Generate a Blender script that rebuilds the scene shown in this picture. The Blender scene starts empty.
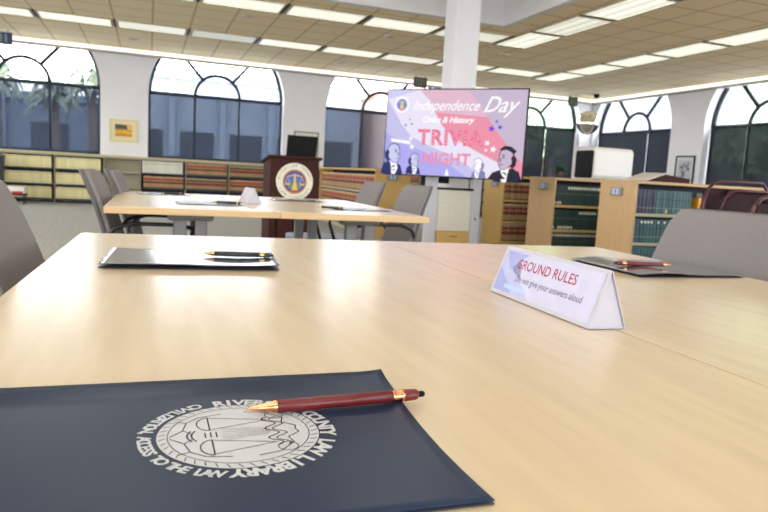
import bpy, bmesh, math, random
from mathutils import Vector, Matrix
random.seed(7)
PI = math.pi
C = bpy.context.scene.collection
S = bpy.context.scene

# ---------------------------------------------------------------- camera, world, exposure
EYE = 0.92
def cam_matrix(yaw, pitch, roll):
    f = Vector((math.sin(yaw)*math.cos(pitch), math.cos(yaw)*math.cos(pitch), -math.sin(pitch)))
    r = Vector((math.cos(yaw), -math.sin(yaw), 0)); d = f.cross(r)
    c, s = math.cos(roll), math.sin(roll)
    r2 = c*r - s*d; d2 = s*r + c*d
    m = Matrix((r2, -d2, -f)).transposed().to_4x4()
    m.translation = Vector((0, 0, EYE))
    return m
cd = bpy.data.cameras.new('camera'); cam = bpy.data.objects.new('camera', cd); C.objects.link(cam)
cam.matrix_world = cam_matrix(math.radians(20.132), math.radians(7.063), math.radians(3.144))
cd.sensor_width = 36; cd.lens = 650/768*36; cd.clip_start = 0.02; cd.clip_end = 300
cd.dof.use_dof = True; cd.dof.focus_distance = 0.62; cd.dof.aperture_fstop = 16
S.camera = cam
w = bpy.data.worlds.new('world'); S.world = w; w.use_nodes = True
nt = w.node_tree; bg = nt.nodes['Background']
tc = nt.nodes.new('ShaderNodeTexCoord'); sp = nt.nodes.new('ShaderNodeSeparateXYZ'); cr = nt.nodes.new('ShaderNodeValToRGB')
nt.links.new(tc.outputs['Generated'], sp.inputs[0]); nt.links.new(sp.outputs['Z'], cr.inputs[0]); nt.links.new(cr.outputs[0], bg.inputs[0])
cr.color_ramp.elements[0].position = 0.0; cr.color_ramp.elements[0].color = (0.93, 0.965, 1, 1)
cr.color_ramp.elements[1].position = 0.8; cr.color_ramp.elements[1].color = (0.82, 0.9, 1, 1)
bg.inputs[1].default_value = 13.0
S.view_settings.view_transform = 'Standard'; S.view_settings.look = 'None'
S.view_settings.exposure = 0.0; S.view_settings.gamma = 1; S.view_settings.use_curve_mapping = False

# ---------------------------------------------------------------- materials
MAT = {}
def lin(c):
    return tuple(((v/255/12.92) if v/255 <= .04045 else ((v/255+.055)/1.055)**2.4) for v in c)
def mat(name, col, rough=.6, metal=0., spec=.5, emit=0., var=.06, scale=30., coat=0., bump=0., aniso=None):
    """principled material with procedural colour variation; col is sRGB 0-255"""
    if name in MAT: return MAT[name]
    m = bpy.data.materials.new(name); m.use_nodes = True; n = m.node_tree; b = n.nodes['Principled BSDF']
    c = lin(col)
    t = n.nodes.new('ShaderNodeTexCoord'); mp = n.nodes.new('ShaderNodeMapping'); ns = n.nodes.new('ShaderNodeTexNoise')
    n.links.new(t.outputs['Object'], mp.inputs[0]); n.links.new(mp.outputs[0], ns.inputs[0])
    if aniso: mp.inputs['Scale'].default_value = aniso
    ns.inputs['Scale'].default_value = scale; ns.inputs['Detail'].default_value = 4
    r = n.nodes.new('ShaderNodeValToRGB'); n.links.new(ns.outputs[0], r.inputs[0])
    r.color_ramp.elements[0].position = .3; r.color_ramp.elements[1].position = .7
    r.color_ramp.elements[0].color = tuple(v*(1-var) for v in c)+(1,)
    r.color_ramp.elements[1].color = tuple(min(1, v*(1+var)) for v in c)+(1,)
    n.links.new(r.outputs[0], b.inputs['Base Color'])
    b.inputs['Roughness'].default_value = rough; b.inputs['Metallic'].default_value = metal
    b.inputs['Specular IOR Level'].default_value = spec; b.inputs['Coat Weight'].default_value = coat
    b.inputs['Coat Roughness'].default_value = .2
    if emit:
        n.links.new(r.outputs[0], b.inputs['Emission Color']); b.inputs['Emission Strength'].default_value = emit
    if bump:
        bp = n.nodes.new('ShaderNodeBump'); bp.inputs['Strength'].default_value = bump; bp.inputs['Distance'].default_value = .004
        n.links.new(ns.outputs[0], bp.inputs['Height']); n.links.new(bp.outputs[0], b.inputs['Normal'])
    MAT[name] = m; return m
def emis(name, col, k=1.0):
    if name in MAT: return MAT[name]
    m = bpy.data.materials.new(name); m.use_nodes = True; b = m.node_tree.nodes['Principled BSDF']
    b.inputs['Base Color'].default_value = (0.01, 0.01, 0.01, 1); b.inputs['Roughness'].default_value = .5; b.inputs['Specular IOR Level'].default_value = .08
    b.inputs['Emission Color'].default_value = lin(col)+(1,); b.inputs['Emission Strength'].default_value = k
    MAT[name] = m; return m
def see_through(name, col, rough, alpha, tint=(1, 1, 1), weave=0):
    """mix of a surface and a straight transparent layer: window glass and woven roller shades"""
    m = bpy.data.materials.new(name); m.use_nodes = True; n = m.node_tree; b = n.nodes['Principled BSDF']; o = n.nodes['Material Output']
    b.inputs['Base Color'].default_value = lin(col)+(1,); b.inputs['Roughness'].default_value = rough
    tr = n.nodes.new('ShaderNodeBsdfTransparent'); tr.inputs[0].default_value = tint+(1,)
    mx = n.nodes.new('ShaderNodeMixShader'); mx.inputs[0].default_value = alpha
    n.links.new(tr.outputs[0], mx.inputs[1]); n.links.new(b.outputs[0], mx.inputs[2]); n.links.new(mx.outputs[0], o.inputs[0])
    MAT[name] = m; return m

wall_m = mat('painted_wall', (234, 233, 236), .85, var=.015, scale=3)
wood_t = mat('maple_laminate', (208, 187, 154), .24, var=.05, scale=5, aniso=(9, 1, 9), spec=.6, coat=.35)
wood_e = mat('maple_edge', (205, 172, 126), .5, var=.05, scale=6, aniso=(1, 1, 20))
wood_p = mat('birch_panel', (196, 160, 114), .5, var=.05, scale=4, aniso=(8, 8, 1))
wood_y = mat('golden_birch', (206, 168, 100), .5, var=.05, scale=4, aniso=(8, 8, 1))
wood_d = mat('dark_cherry', (58, 28, 24), .55, spec=.12, var=.18, scale=6, aniso=(6, 6, 1))
beige_m = mat('beige_shelf_metal', (176, 168, 140), .5, var=.02)
dark_m = mat('shelf_back_dark', (40, 44, 54), .7, var=.05)
black_m = mat('black_plastic', (20, 20, 23), .55, spec=.15)
black_mt = mat('black_tube', (24, 24, 26), .3, metal=.3)
gray_p = mat('grey_fabric', (126, 121, 120), .9, spec=.1, var=.04, scale=120, bump=.1)
gray_s = mat('chair_shell', (96, 92, 92), .6, spec=.2, var=.03)
seat_m = mat('seat_fabric', (140, 148, 165), .85, var=.05, scale=150, bump=.1)
steel_g = mat('grey_steel', (120, 118, 116), .45, metal=.2)
white_p = mat('white_plastic', (232, 230, 226), .35, var=.01)
paper_m = mat('white_card', (184, 180, 190), .6, var=.01)
navy_f = mat('navy_gloss_card', (34, 46, 68), .36, var=.05, scale=6, coat=.04, spec=.16)
navy_g = mat('navy_high_gloss_card', (34, 44, 66), .16, var=.05, scale=6, coat=1., spec=.6)
navy_u = mat('navy_card_inner', (28, 32, 44), .5)
silver_i = mat('silver_ink', (188, 190, 192), .4, var=.02)
mar_m = mat('maroon_barrel', (98, 22, 26), .38, spec=.5, var=.03)
copper_m = mat('rose_gold', (232, 160, 118), .18, metal=1., var=.02)
gold_m = mat('brass', (206, 170, 110), .2, metal=1.)
frame_m = mat('window_frame', (38, 42, 52), .5)
maroon_p = mat('maroon_vinyl', (42, 12, 18), .6, spec=.15)
green_l = mat('leaf_green', (52, 84, 46), .6, var=.3, scale=8)
bark_m = mat('bark', (96, 80, 64), .8, var=.2)
glass_m = see_through('window_glass', (255, 255, 255), .02, .06)
shade_b = see_through('blue_grey_solar_shade', (50, 58, 78), .9, .895, (.82, .9, 1))
shade_d = see_through('charcoal_solar_shade', (28, 32, 44), .9, .98, (.85, .9, 1))

def ceiling_material():
    m = bpy.data.materials.new('ceiling_tiles'); m.use_nodes = True; n = m.node_tree; b = n.nodes['Principled BSDF']
    t = n.nodes.new('ShaderNodeTexCoord'); mp = n.nodes.new('ShaderNodeMapping'); n.links.new(t.outputs['Object'], mp.inputs[0])
    mp.inputs['Location'].default_value = (.57+.0, .38, 0)
    s = n.nodes.new('ShaderNodeSeparateXYZ'); n.links.new(mp.outputs[0], s.inputs[0])
    outs = []
    for a in 'XY':
        d = n.nodes.new('ShaderNodeMath'); d.operation = 'DIVIDE'; d.inputs[1].default_value = .61; n.links.new(s.outputs[a], d.inputs[0])
        f = n.nodes.new('ShaderNodeMath'); f.operation = 'FRACT'; n.links.new(d.outputs[0], f.inputs[0])
        p = n.nodes.new('ShaderNodeMath'); p.operation = 'PINGPONG'; p.inputs[1].default_value = .5; n.links.new(f.outputs[0], p.inputs[0])
        l = n.nodes.new('ShaderNodeMath'); l.operation = 'LESS_THAN'; l.inputs[1].default_value = .025; n.links.new(p.outputs[0], l.inputs[0]); outs.append(l)
    mxm = n.nodes.new('ShaderNodeMath'); mxm.operation = 'MAXIMUM'; n.links.new(outs[0].outputs[0], mxm.inputs[0]); n.links.new(outs[1].outputs[0], mxm.inputs[1])
    ns = n.nodes.new('ShaderNodeTexNoise'); ns.inputs['Scale'].default_value = 60; n.links.new(t.outputs['Object'], ns.inputs[0])
    c1 = n.nodes.new('ShaderNodeValToRGB'); n.links.new(ns.outputs[0], c1.inputs[0])
    c1.color_ramp.elements[0].color = lin((250, 230, 188))+(1,); c1.color_ramp.elements[1].color = lin((254, 236, 198))+(1,)
    mc = n.nodes.new('ShaderNodeMix'); mc.data_type = 'RGBA'; n.links.new(mxm.outputs[0], mc.inputs[0]); n.links.new(c1.outputs[0], mc.inputs[6])
    mc.inputs[7].default_value = lin((208, 186, 148))+(1,)
    n.links.new(mc.outputs[2], b.inputs['Base Color']); b.inputs['Roughness'].default_value = .9
    return m
ceil_m = ceiling_material()
def carpet_material():
    m = bpy.data.materials.new('carpet'); m.use_nodes = True; n = m.node_tree; b = n.nodes['Principled BSDF']
    t = n.nodes.new('ShaderNodeTexCoord')
    a = n.nodes.new('ShaderNodeTexNoise'); a.inputs['Scale'].default_value = 45; a.inputs['Detail'].default_value = 6; n.links.new(t.outputs['Object'], a.inputs[0])
    r = n.nodes.new('ShaderNodeValToRGB'); n.links.new(a.outputs[0], r.inputs[0])
    r.color_ramp.elements[0].position = .38; r.color_ramp.elements[1].position = .62
    r.color_ramp.elements[0].color = lin((126, 124, 118))+(1,); r.color_ramp.elements[1].color = lin((186, 183, 174))+(1,)
    n.links.new(r.outputs[0], b.inputs['Base Color']); b.inputs['Roughness'].default_value = .95
    return m
carpet_m = carpet_material()
def book_material(name, base, bands, jitter=.12, attr=False):
    """spine colour with bands at heights given in metres from the book's foot; tone varies from book to book"""
    m = bpy.data.materials.new(name); m.use_nodes = True; n = m.node_tree; b = n.nodes['Principled BSDF']
    t = n.nodes.new('ShaderNodeTexCoord'); s = n.nodes.new('ShaderNodeSeparateXYZ')
    if attr: t = n.nodes.new('ShaderNodeAttribute'); t.attribute_name = 'book_co'; n.links.new(t.outputs['Vector'], s.inputs[0])
    else: n.links.new(t.outputs['Object'], s.inputs[0])
    oi = n.nodes.new('ShaderNodeObjectInfo'); hs = n.nodes.new('ShaderNodeHueSaturation'); hs.inputs['Color'].default_value = lin(base)+(1,)
    mr = n.nodes.new('ShaderNodeMapRange'); mr.inputs[3].default_value = 1-jitter; mr.inputs[4].default_value = 1+jitter
    n.links.new(s.outputs['X'] if attr else oi.outputs['Random'], mr.inputs[0]); n.links.new(mr.outputs[0], hs.inputs['Value'])
    prev = hs.outputs[0]
    ab = n.nodes.new('ShaderNodeMath'); ab.operation = 'ABSOLUTE'; n.links.new(s.outputs['X'], ab.inputs[0])
    for band in bands:
        z0, z1, col = band[:3]
        g = n.nodes.new('ShaderNodeMath'); g.operation = 'GREATER_THAN'; g.inputs[1].default_value = z0; n.links.new(s.outputs['Z'], g.inputs[0])
        l = n.nodes.new('ShaderNodeMath'); l.operation = 'LESS_THAN'; l.inputs[1].default_value = z1; n.links.new(s.outputs['Z'], l.inputs[0])
        k = n.nodes.new('ShaderNodeMath'); k.operation = 'MULTIPLY'; n.links.new(g.outputs[0], k.inputs[0]); n.links.new(l.outputs[0], k.inputs[1])
        if len(band) > 3:
            q = n.nodes.new('ShaderNodeMath'); q.operation = 'LESS_THAN'; q.inputs[1].default_value = band[3]; n.links.new(ab.outputs[0], q.inputs[0])
            k2 = n.nodes.new('ShaderNodeMath'); k2.operation = 'MULTIPLY'; n.links.new(k.outputs[0], k2.inputs[0]); n.links.new(q.outputs[0], k2.inputs[1]); k = k2
        mc = n.nodes.new('ShaderNodeMix'); mc.data_type = 'RGBA'; n.links.new(k.outputs[0], mc.inputs[0]); n.links.new(prev, mc.inputs[6]); mc.inputs[7].default_value = lin(col)+(1,)
        prev = mc.outputs[2]
    n.links.new(prev, b.inputs['Base Color']); b.inputs['Roughness'].default_value = .5
    return m

# ---------------------------------------------------------------- mesh helpers
def bx(bm, x0, x1, y0, y1, z0, z1, mi=0, M=None):
    vs = [bm.verts.new((x, y, z)) for z in (z0, z1) for y in (y0, y1) for x in (x0, x1)]
    fs = [(0, 2, 3, 1), (4, 5, 7, 6), (0, 1, 5, 4), (2, 6, 7, 3), (0, 4, 6, 2), (1, 3, 7, 5)]
    for f in fs:
        fc = bm.faces.new([vs[i] for i in f]); fc.material_index = mi
    if M is not None: bmesh.ops.transform(bm, matrix=M, verts=vs)
    return vs
def tube(bm, pts, r, seg=8, mi=0, cap=True):
    pts = [Vector(p) for p in pts]; rings = []
    rr = r if isinstance(r, (list, tuple)) else [r]*len(pts)
    ref = None
    for i, p in enumerate(pts):
        d = (pts[min(i+1, len(pts)-1)]-pts[max(i-1, 0)]).normalized()
        if ref is None:
            ref = Vector((0, 0, 1)) if abs(d.z) < .9 else Vector((1, 0, 0))
        u = d.cross(ref).normalized(); v = u.cross(d).normalized(); ref = v
        rings.append([bm.verts.new(p+(u*math.cos(2*PI*k/seg)+v*math.sin(2*PI*k/seg))*rr[i]) for k in range(seg)])
    for a, b in zip(rings, rings[1:]):
        for k in range(seg):
            f = bm.faces.new((a[k], a[(k+1) % seg], b[(k+1) % seg], b[k])); f.material_index = mi; f.smooth = True
    if cap:
        bm.faces.new(rings[0]).material_index = mi; bm.faces.new(rings[-1][::-1]).material_index = mi
def lathe(bm, prof, seg=24, mi=0, M=None):
    """prof: (radius, z) pairs turned about z"""
    rings = []; allv = []
    for r, z in prof:
        ring = [bm.verts.new((max(r, 1e-5)*math.cos(2*PI*k/seg), max(r, 1e-5)*math.sin(2*PI*k/seg), z)) for k in range(seg)]
        rings.append(ring); allv += ring
    for a, b in zip(rings, rings[1:]):
        for k in range(seg):
            f = bm.faces.new((a[k], a[(k+1) % seg], b[(k+1) % seg], b[k])); f.material_index = mi; f.smooth = True
    bm.faces.new(rings[0][::-1]).material_index = mi; bm.faces.new(rings[-1]).material_index = mi
    if M is not None: bmesh.ops.transform(bm, matrix=M, verts=allv)
def prism(bm, poly, y0, y1, mi=0, axis='Y'):
    """poly in (a, b) extruded along an axis"""
    def P(a, b, t):
        return {'Y': (a, t, b), 'X': (t, a, b), 'Z': (a, b, t)}[axis]
    A = [bm.verts.new(P(a, b, y0)) for a, b in poly]; B = [bm.verts.new(P(a, b, y1)) for a, b in poly]
    n = len(poly)
    bm.faces.new(A).material_index = mi; bm.faces.new(B[::-1]).material_index = mi
    for i in range(n):
        bm.faces.new((A[i], B[i], B[(i+1) % n], A[(i+1) % n])).material_index = mi
def obj(name, bm, mats, parent=None, bevel=0, smooth=False, loc=None):
    bmesh.ops.recalc_face_normals(bm, faces=bm.faces)
    me = bpy.data.meshes.new(name); bm.to_mesh(me); bm.free()
    for m in (mats if isinstance(mats, (list, tuple)) else [mats]): me.materials.append(m)
    o = bpy.data.objects.new(name, me); C.objects.link(o)
    if smooth:
        for p in me.polygons: p.use_smooth = True
    if parent is not None: o.parent = parent
    if loc is not None: o.location = loc
    if bevel:
        b = o.modifiers.new('bevel', 'BEVEL'); b.width = bevel; b.segments = 2; b.limit_method = 'ANGLE'
    return o
def tag(o, label, cat, group=None, kind=None):
    o['label'] = label; o['category'] = cat
    if group: o['group'] = group
    if kind: o['kind'] = kind
    return o
def thing(name, label, cat, loc=(0, 0, 0), rotz=0, group=None):
    o = bpy.data.objects.new(name, None); C.objects.link(o); o.empty_display_size = .05
    o.location = loc; o.rotation_euler = (0, 0, rotz)
    return tag(o, label, cat, group)
def struct(name, bm, mats, parent=None, **k):
    o = obj(name, bm, mats, parent, **k)
    if parent is None: o['kind'] = 'structure'
    return o
def dup(root, loc, rotz=0, label=None, group=None):
    def cp(o, par):
        c = o.copy(); C.objects.link(c)
        if par is not None: c.parent = par
        for ch in [x for x in bpy.data.objects if x.parent == o and x != c]: cp(ch, c)
        return c
    r = cp(root, None); r.location = loc; r.rotation_euler = (0, 0, rotz)
    if label: r['label'] = label
    if group: r['group'] = group
    return r

# flat art: shapes in a local (x, y) plane, laid slightly above one another in z, one mesh with several materials
class Art:
    def __init__(s): s.bm = bmesh.new(); s.h = None
    def poly(s, pts, mi, z=0):
        vs = [s.bm.verts.new((x, y, z)) for x, y in pts]
        f = s.bm.faces.new(vs); f.material_index = mi
        bmesh.ops.triangulate(s.bm, faces=[f]) if len(pts) > 4 else None
    def disc(s, cx, cy, r, mi, z, n=40, ry=None):
        s.poly([(cx+r*math.cos(2*PI*k/n), cy+(ry or r)*math.sin(2*PI*k/n)) for k in range(n)], mi, z)
    def line(s, pts, wd, mi, z):
        for (x0, y0), (x1, y1) in zip(pts, pts[1:]):
            L = math.hypot(x1-x0, y1-y0) or 1e-6; nx, ny = -(y1-y0)/L*wd/2, (x1-x0)/L*wd/2
            s.poly([(x0+nx, y0+ny), (x0-nx, y0-ny), (x1-nx, y1-ny), (x1+nx, y1+ny)], mi, z)
    def arc(s, cx, cy, r, a0, a1, wd, mi, z, n=16, ry=None):
        s.line([(cx+r*math.cos(a0+(a1-a0)*k/n), cy+(ry or r)*math.sin(a0+(a1-a0)*k/n)) for k in range(n+1)], wd, mi, z)
    def star(s, cx, cy, r, mi, z, rot=0):
        s.poly([(cx+(r if k % 2 == 0 else r*.42)*math.sin(rot+k*PI/5), cy+(r if k % 2 == 0 else r*.42)*math.cos(rot+k*PI/5)) for k in range(10)], mi, z)
    def text(s, body, size, mi, z, M, shear=0, bold=0, align='CENTER', sx=1, spacing=1):
        cu = bpy.data.curves.new('t', 'FONT'); cu.body = body; cu.size = size; cu.shear = shear; cu.offset = bold
        cu.align_x = align; cu.space_character = spacing; cu.resolution_u = 3
        o = bpy.data.objects.new('t', cu); C.objects.link(o)
        me = bpy.data.meshes.new_from_object(o.evaluated_get(bpy.context.evaluated_depsgraph_get()))
        n0 = len(s.bm.verts); f0 = len(s.bm.faces)
        s.bm.from_mesh(me); s.bm.verts.ensure_lookup_table(); s.bm.faces.ensure_lookup_table()
        for v in s.bm.verts[n0:]:
            p = M @ Vector((v.co.x*sx, v.co.y, 0)); v.co = (p.x, p.y, z)
        for f in s.bm.faces[f0:]: f.material_index = mi
        bpy.data.objects.remove(o); bpy.data.curves.remove(cu); bpy.data.meshes.remove(me)
    def ring_text(s, body, R, size, a0, a1, mi, z, outward=True, bold=0, cx=0, cy=0):
        """letters from angle a0 to a1; tops outward or inward"""
        n = len(body)
        for i, ch in enumerate(body):
            if ch == ' ': continue
            a = a0+(a1-a0)*(i+.5)/n
            rot = a-PI/2 if outward else a+PI/2
            rr = R-size*.72 if outward else R-size*.02
            M = Matrix.Translation((cx+rr*math.cos(a), cy+rr*math.sin(a), 0)) @ Matrix.Rotation(rot, 4, 'Z')
            s.text(ch, size, mi, z, M, bold=bold)
    def build(s, name, mats, parent=None):
        me = bpy.data.meshes.new(name); s.bm.to_mesh(me); s.bm.free()
        for m in mats: me.materials.append(m)
        o = bpy.data.objects.new(name, me); C.objects.link(o)
        if parent is not None: o.parent = parent
        return o
def TR(x, y, rot=0): return Matrix.Translation((x, y, 0)) @ Matrix.Rotation(rot, 4, 'Z')

# ---------------------------------------------------------------- room shell
CZ = 3.27; YB = 15.2; XR = 11.45; XL = -8.0; YF = -5.5; TH = .3
bm = bmesh.new(); bx(bm, XL-.4, XR+.4, YF-.4, YB+.4, -.2, 0); struct('floor', bm, carpet_m)
bm = bmesh.new()   # ceiling with a raised bay over the tables
RX0, RX1, RY0, RY1 = -5.0, 5.05, -3.0, 9.05
for a in ((XL-.4, XR+.4, RY1+.02, YB+.4), (XL-.4, XR+.4, YF-.4, RY0-.02), (XL-.4, RX0-.02, RY0-.02, RY1+.02), (RX1+.02, XR+.4, RY0-.02, RY1+.02)):
    bx(bm, a[0], a[1], a[2], a[3], CZ, CZ+.25)
bx(bm, RX0-.2, RX1+.2, RY0-.2, RY1+.2, CZ+.75, CZ+.9)
struct('ceiling', bm, ceil_m)
bm = bmesh.new()
for a in ((RX0-.1, RX1+.1, RY1, RY1+.1), (RX0-.1, RX1+.1, RY0-.1, RY0), (RX0-.1, RX0, RY0, RY1), (RX1, RX1+.1, RY0, RY1)):
    bx(bm, *a, CZ-.001, CZ+.75)
struct('trim_1', bm, wall_m)

WIN = [0]
def portal(center, direction, sx, sz):
    l = bpy.data.lights.new('window_portal', 'AREA'); l.shape = 'RECTANGLE'; l.size = sx; l.size_y = sz; l.cycles.is_portal = True
    o = bpy.data.objects.new('window_portal', l); C.objects.link(o); o.location = center
    o.rotation_euler = Vector(direction).to_track_quat('-Z', 'Y').to_euler()
def arched_wall(name, M, s0, s1, centers, hw, sill, spring, shade, mr=.04):
    """wall in (s, z) with depth d outwards; M maps (s, d, z) to the world"""
    bm = bmesh.new(); N = 28; top = CZ
    def q(pts):
        bm.faces.new([bm.verts.new(M @ Vector(p)) for p in pts])
    edges = [s0]
    for c in centers: edges += [c-hw, c+hw]
    edges.append(s1)
    for d in (0, TH):
        for i in range(0, len(edges), 2): q([(edges[i], d, 0), (edges[i+1], d, 0), (edges[i+1], d, top), (edges[i], d, top)])
    q([(s0, 0, 0), (s0, TH, 0), (s0, TH, top), (s0, 0, top)]); q([(s1, 0, 0), (s1, TH, 0), (s1, TH, top), (s1, 0, top)])
    for c in centers:
        prof = []
        for k in range(N+1):
            a = PI-PI*k/N; x = hw*math.cos(a); z = min(top, spring+hw*math.sin(a)); prof.append((c+x, z))
        for (xa, za), (xb, zb) in zip(prof, prof[1:]):
            if za < top-1e-4 or zb < top-1e-4:
                for d in (0, TH): q([(xa, d, za), (xb, d, zb), (xb, d, top), (xa, d, top)])
            q([(xa, 0, za), (xb, 0, zb), (xb, TH, zb), (xa, TH, za)])
        for d in (0, TH): q([(c-hw, d, 0), (c+hw, d, 0), (c+hw, d, sill), (c-hw, d, sill)])
        q([(c-hw, 0, sill), (c+hw, 0, sill), (c+hw, TH, sill), (c-hw, TH, sill)])
        for x in (c-hw, c+hw): q([(x, 0, sill), (x, TH, sill), (x, TH, spring), (x, 0, spring)])
    bmesh.ops.remove_doubles(bm, verts=bm.verts, dist=1e-5)
    struct(name, bm, wall_m)
    for c, shade in zip(centers, shade if isinstance(shade, list) else [shade]*len(centers)):
        WIN[0] += 1
        dg = TH-.06; ri = hw/3*1.0
        bm = bmesh.new()   # frame, mullions, inner arch, rays
        def T(pts, r): tube(bm, [M @ Vector((p[0], dg, p[1])) for p in pts], r, 6)
        lim = CZ-.02
        arcp = [(c+(hw-.02)*math.cos(a), spring+(hw-.02)*math.sin(a)) for a in [PI*k/40 for k in range(41)]]
        T([p for p in arcp if p[1] <= lim and p[0] > c], mr*1.3); T([p for p in arcp if p[1] <= lim and p[0] < c], mr*1.3)
        T([(c-hw+.02, sill), (c-hw+.02, spring)], .035); T([(c+hw-.02, sill), (c+hw-.02, spring)], .035)
        T([(c-hw, sill+.03), (c+hw, sill+.03)], .035); T([(c-hw, spring), (c+hw, spring)], .045)
        for s in (-1, 1): T([(c+s*ri, sill), (c+s*ri, spring)], .028)
        T([(c+ri*math.cos(PI*k/20), spring+ri*math.sin(PI*k/20)) for k in range(21)], mr)
        for a in (PI*.27, PI*.73):
            e = min(hw-.02, (lim-spring)/math.sin(a)); T([(c+ri*math.cos(a), spring+ri*math.sin(a)), (c+e*math.cos(a), spring+e*math.sin(a))], mr)
        fr = struct('window_%d' % WIN[0], bm, frame_m)
        bm = bmesh.new()
        pr = [(c-hw, sill)]+[(c+hw*math.cos(PI-PI*k/40), min(CZ, spring+hw*math.sin(PI*k/40))) for k in range(41)]+[(c+hw, sill)]
        bm.faces.new([bm.verts.new(M @ Vector((x, dg+.05, z))) for x, z in pr]); obj('pane', bm, glass_m, fr)
        if shade:
            for k in (-1, 0, 1):
                bm = bmesh.new(); x0 = c+k*2*ri-ri+(.0 if k < 1 else .02); x1 = c+k*2*ri+ri-.002
                if k == -1: x0 = c-hw+.03
                if k == 1: x1 = c+hw-.03
                bm.faces.new([bm.verts.new(M @ Vector(p)) for p in ((x0, dg-.05, sill+.02), (x1, dg-.05, sill+.02), (x1, dg-.05, spring-.02), (x0, dg-.05, spring-.02))])
                obj('roller_shade', bm, shade, fr)
        z0 = spring if shade else sill
        cc = M @ Vector((c, TH+.03, (z0+CZ)/2)); dirn = (M.to_3x3() @ Vector((0, -1, 0)))
        portal(cc, dirn, 2*hw, CZ-z0)

MB_ = Matrix(((1, 0, 0, 0), (0, 1, 0, YB), (0, 0, 1, 0), (0, 0, 0, 1)))           # back wall: s=x, outwards +y
MR_ = Matrix(((0, 1, 0, XR), (-1, 0, 0, 0), (0, 0, 1, 0), (0, 0, 0, 1)))          # right wall: s=-y, outwards +x
ML_ = Matrix(((0, -1, 0, XL), (1, 0, 0, 0), (0, 0, 1, 0), (0, 0, 0, 1)))          # left wall: s=y, outwards -x
MF_ = Matrix(((-1, 0, 0, 0), (0, -1, 0, YF), (0, 0, 1, 0), (0, 0, 0, 1)))         # rear wall: s=-x, outwards -y
arched_wall('wall_back', MB_, XL, XR, [-6.34, -2.44, 1.45, 5.38, 9.60], 1.47, 1.03, 2.44, [shade_b]*4+[shade_d])
arched_wall('wall_right', MR_, -YB, -YF, [-13.70, -9.87, -5.97, -2.07, 1.83], 1.43, 1.03, 2.36, [shade_d]*3+[None]*2, mr=.042)
arched_wall('wall_left', ML_, YF, YB, [-2.5, 1.4, 5.3, 9.2, 13.1], 1.43, 1.03, 2.44, None)  # out of view; its unshaded windows are added to light the room
arched_wall('wall_rear', MF_, -XR, -XL, [-8.5, -4.6, -.7, 3.2], 1.43, 1.03, 2.44, None)  # behind the camera; bare windows added here for more sky light indoors

# bright cove strip along the top of the walls, with the painted trim under it
cove_e = emis('cove_light_lens', (255, 252, 244), 1.5)
trim_m = mat('cove_trim', (178, 172, 160), .6, var=.02)
def cove(n, M, s0, s1, label):
    bm = bmesh.new()
    for (d0, d1, z0, z1) in ((-.10, 0, CZ-.13, CZ-.085),):
        vs = bx(bm, s0, s1, d0, d1, z0, z1); bmesh.ops.transform(bm, matrix=M, verts=vs)
    struct('trim_%d' % n, bm, trim_m)
    bm = bmesh.new(); vs = bx(bm, s0, s1, -.07, -.005, CZ-.084, CZ-.005); bmesh.ops.transform(bm, matrix=M, verts=vs)
    o = obj('cove_light', bm, cove_e); tag(o, label, 'light strip')
cove(2, MB_, XL+.02, XR-.11, 'long white light strip along the ceiling above the back wall windows')
cove(3, MR_, -YB+.01, -YF-.02, 'long white light strip along the ceiling above the right wall windows')

# ---------------------------------------------------------------- ceiling lights
def lens_material(name, k):
    m = bpy.data.materials.new(name); m.use_nodes = True; n = m.node_tree; b = n.nodes['Principled BSDF']
    t = n.nodes.new('ShaderNodeTexCoord'); wv = n.nodes.new('ShaderNodeTexWave'); wv.inputs['Scale'].default_value = 1.6; wv.bands_direction = 'Y'
    wv.inputs['Distortion'].default_value = .6; n.links.new(t.outputs['Object'], wv.inputs[0])
    r = n.nodes.new('ShaderNodeValToRGB'); n.links.new(wv.outputs[0], r.inputs[0])
    r.color_ramp.elements[0].color = lin((205, 206, 184))+(1,); r.color_ramp.elements[1].color = lin((255, 253, 240))+(1,)
    n.links.new(r.outputs[0], b.inputs['Emission Color']); b.inputs['Emission Strength'].default_value = k
    b.inputs['Base Color'].default_value = lin((200, 200, 190))+(1,)
    return m
lens = [lens_material('prismatic_lens', 1.02), lens_material('prismatic_lens_dim', .45), lens_material('prismatic_lens_mid', .8)]
slot_m = mat('slot_black', (60, 56, 48), .6); lframe_m = mat('light_frame', (196, 186, 160), .5)
def ceiling_light(x, y, rz, k, label, group):
    t = thing('ceiling_light', label, 'ceiling light', (x, y, CZ-.012), rz, group)
    bm = bmesh.new()
    for a in ((-.565, .565, .285, .305), (-.565, .565, -.305, -.285), (-.565, -.545, -.285, .285), (.545, .565, -.285, .285)): bx(bm, *a, -.006, .012)
    fr_ = obj('frame', bm, lframe_m, t)
    bm = bmesh.new(); bx(bm, -.545, .545, -.285, .285, -.002, .010); obj('diffuser', bm, lens[k], t)
    bm = bmesh.new(); bx(bm, .585, .63, -.305, .305, 0, .012); obj('air_slot', bm, slot_m, fr_)
    return t
rows = [('row nearest the back wall windows', [(-.57+1.22*k+.61, 12.52, 0) for k in range(-4, 7)]),
        ('row along the raised bay', [(.65+1.22*k+.61, 9.87, 0) for k in range(-3, 4)]),
        ('slanting row right of the white column', [(5.88, 10.33-1.22*k-.61, PI/2) for k in range(0, 4)]),
        ('row nearest the right wall windows', [(8.42, 13.1-1.22*k-.61, PI/2) for k in range(0, 6)])]
ordn = ['leftmost', 'second', 'third', 'fourth', 'fifth', 'sixth', 'seventh', 'eighth', 'ninth', 'tenth', 'eleventh']
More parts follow.
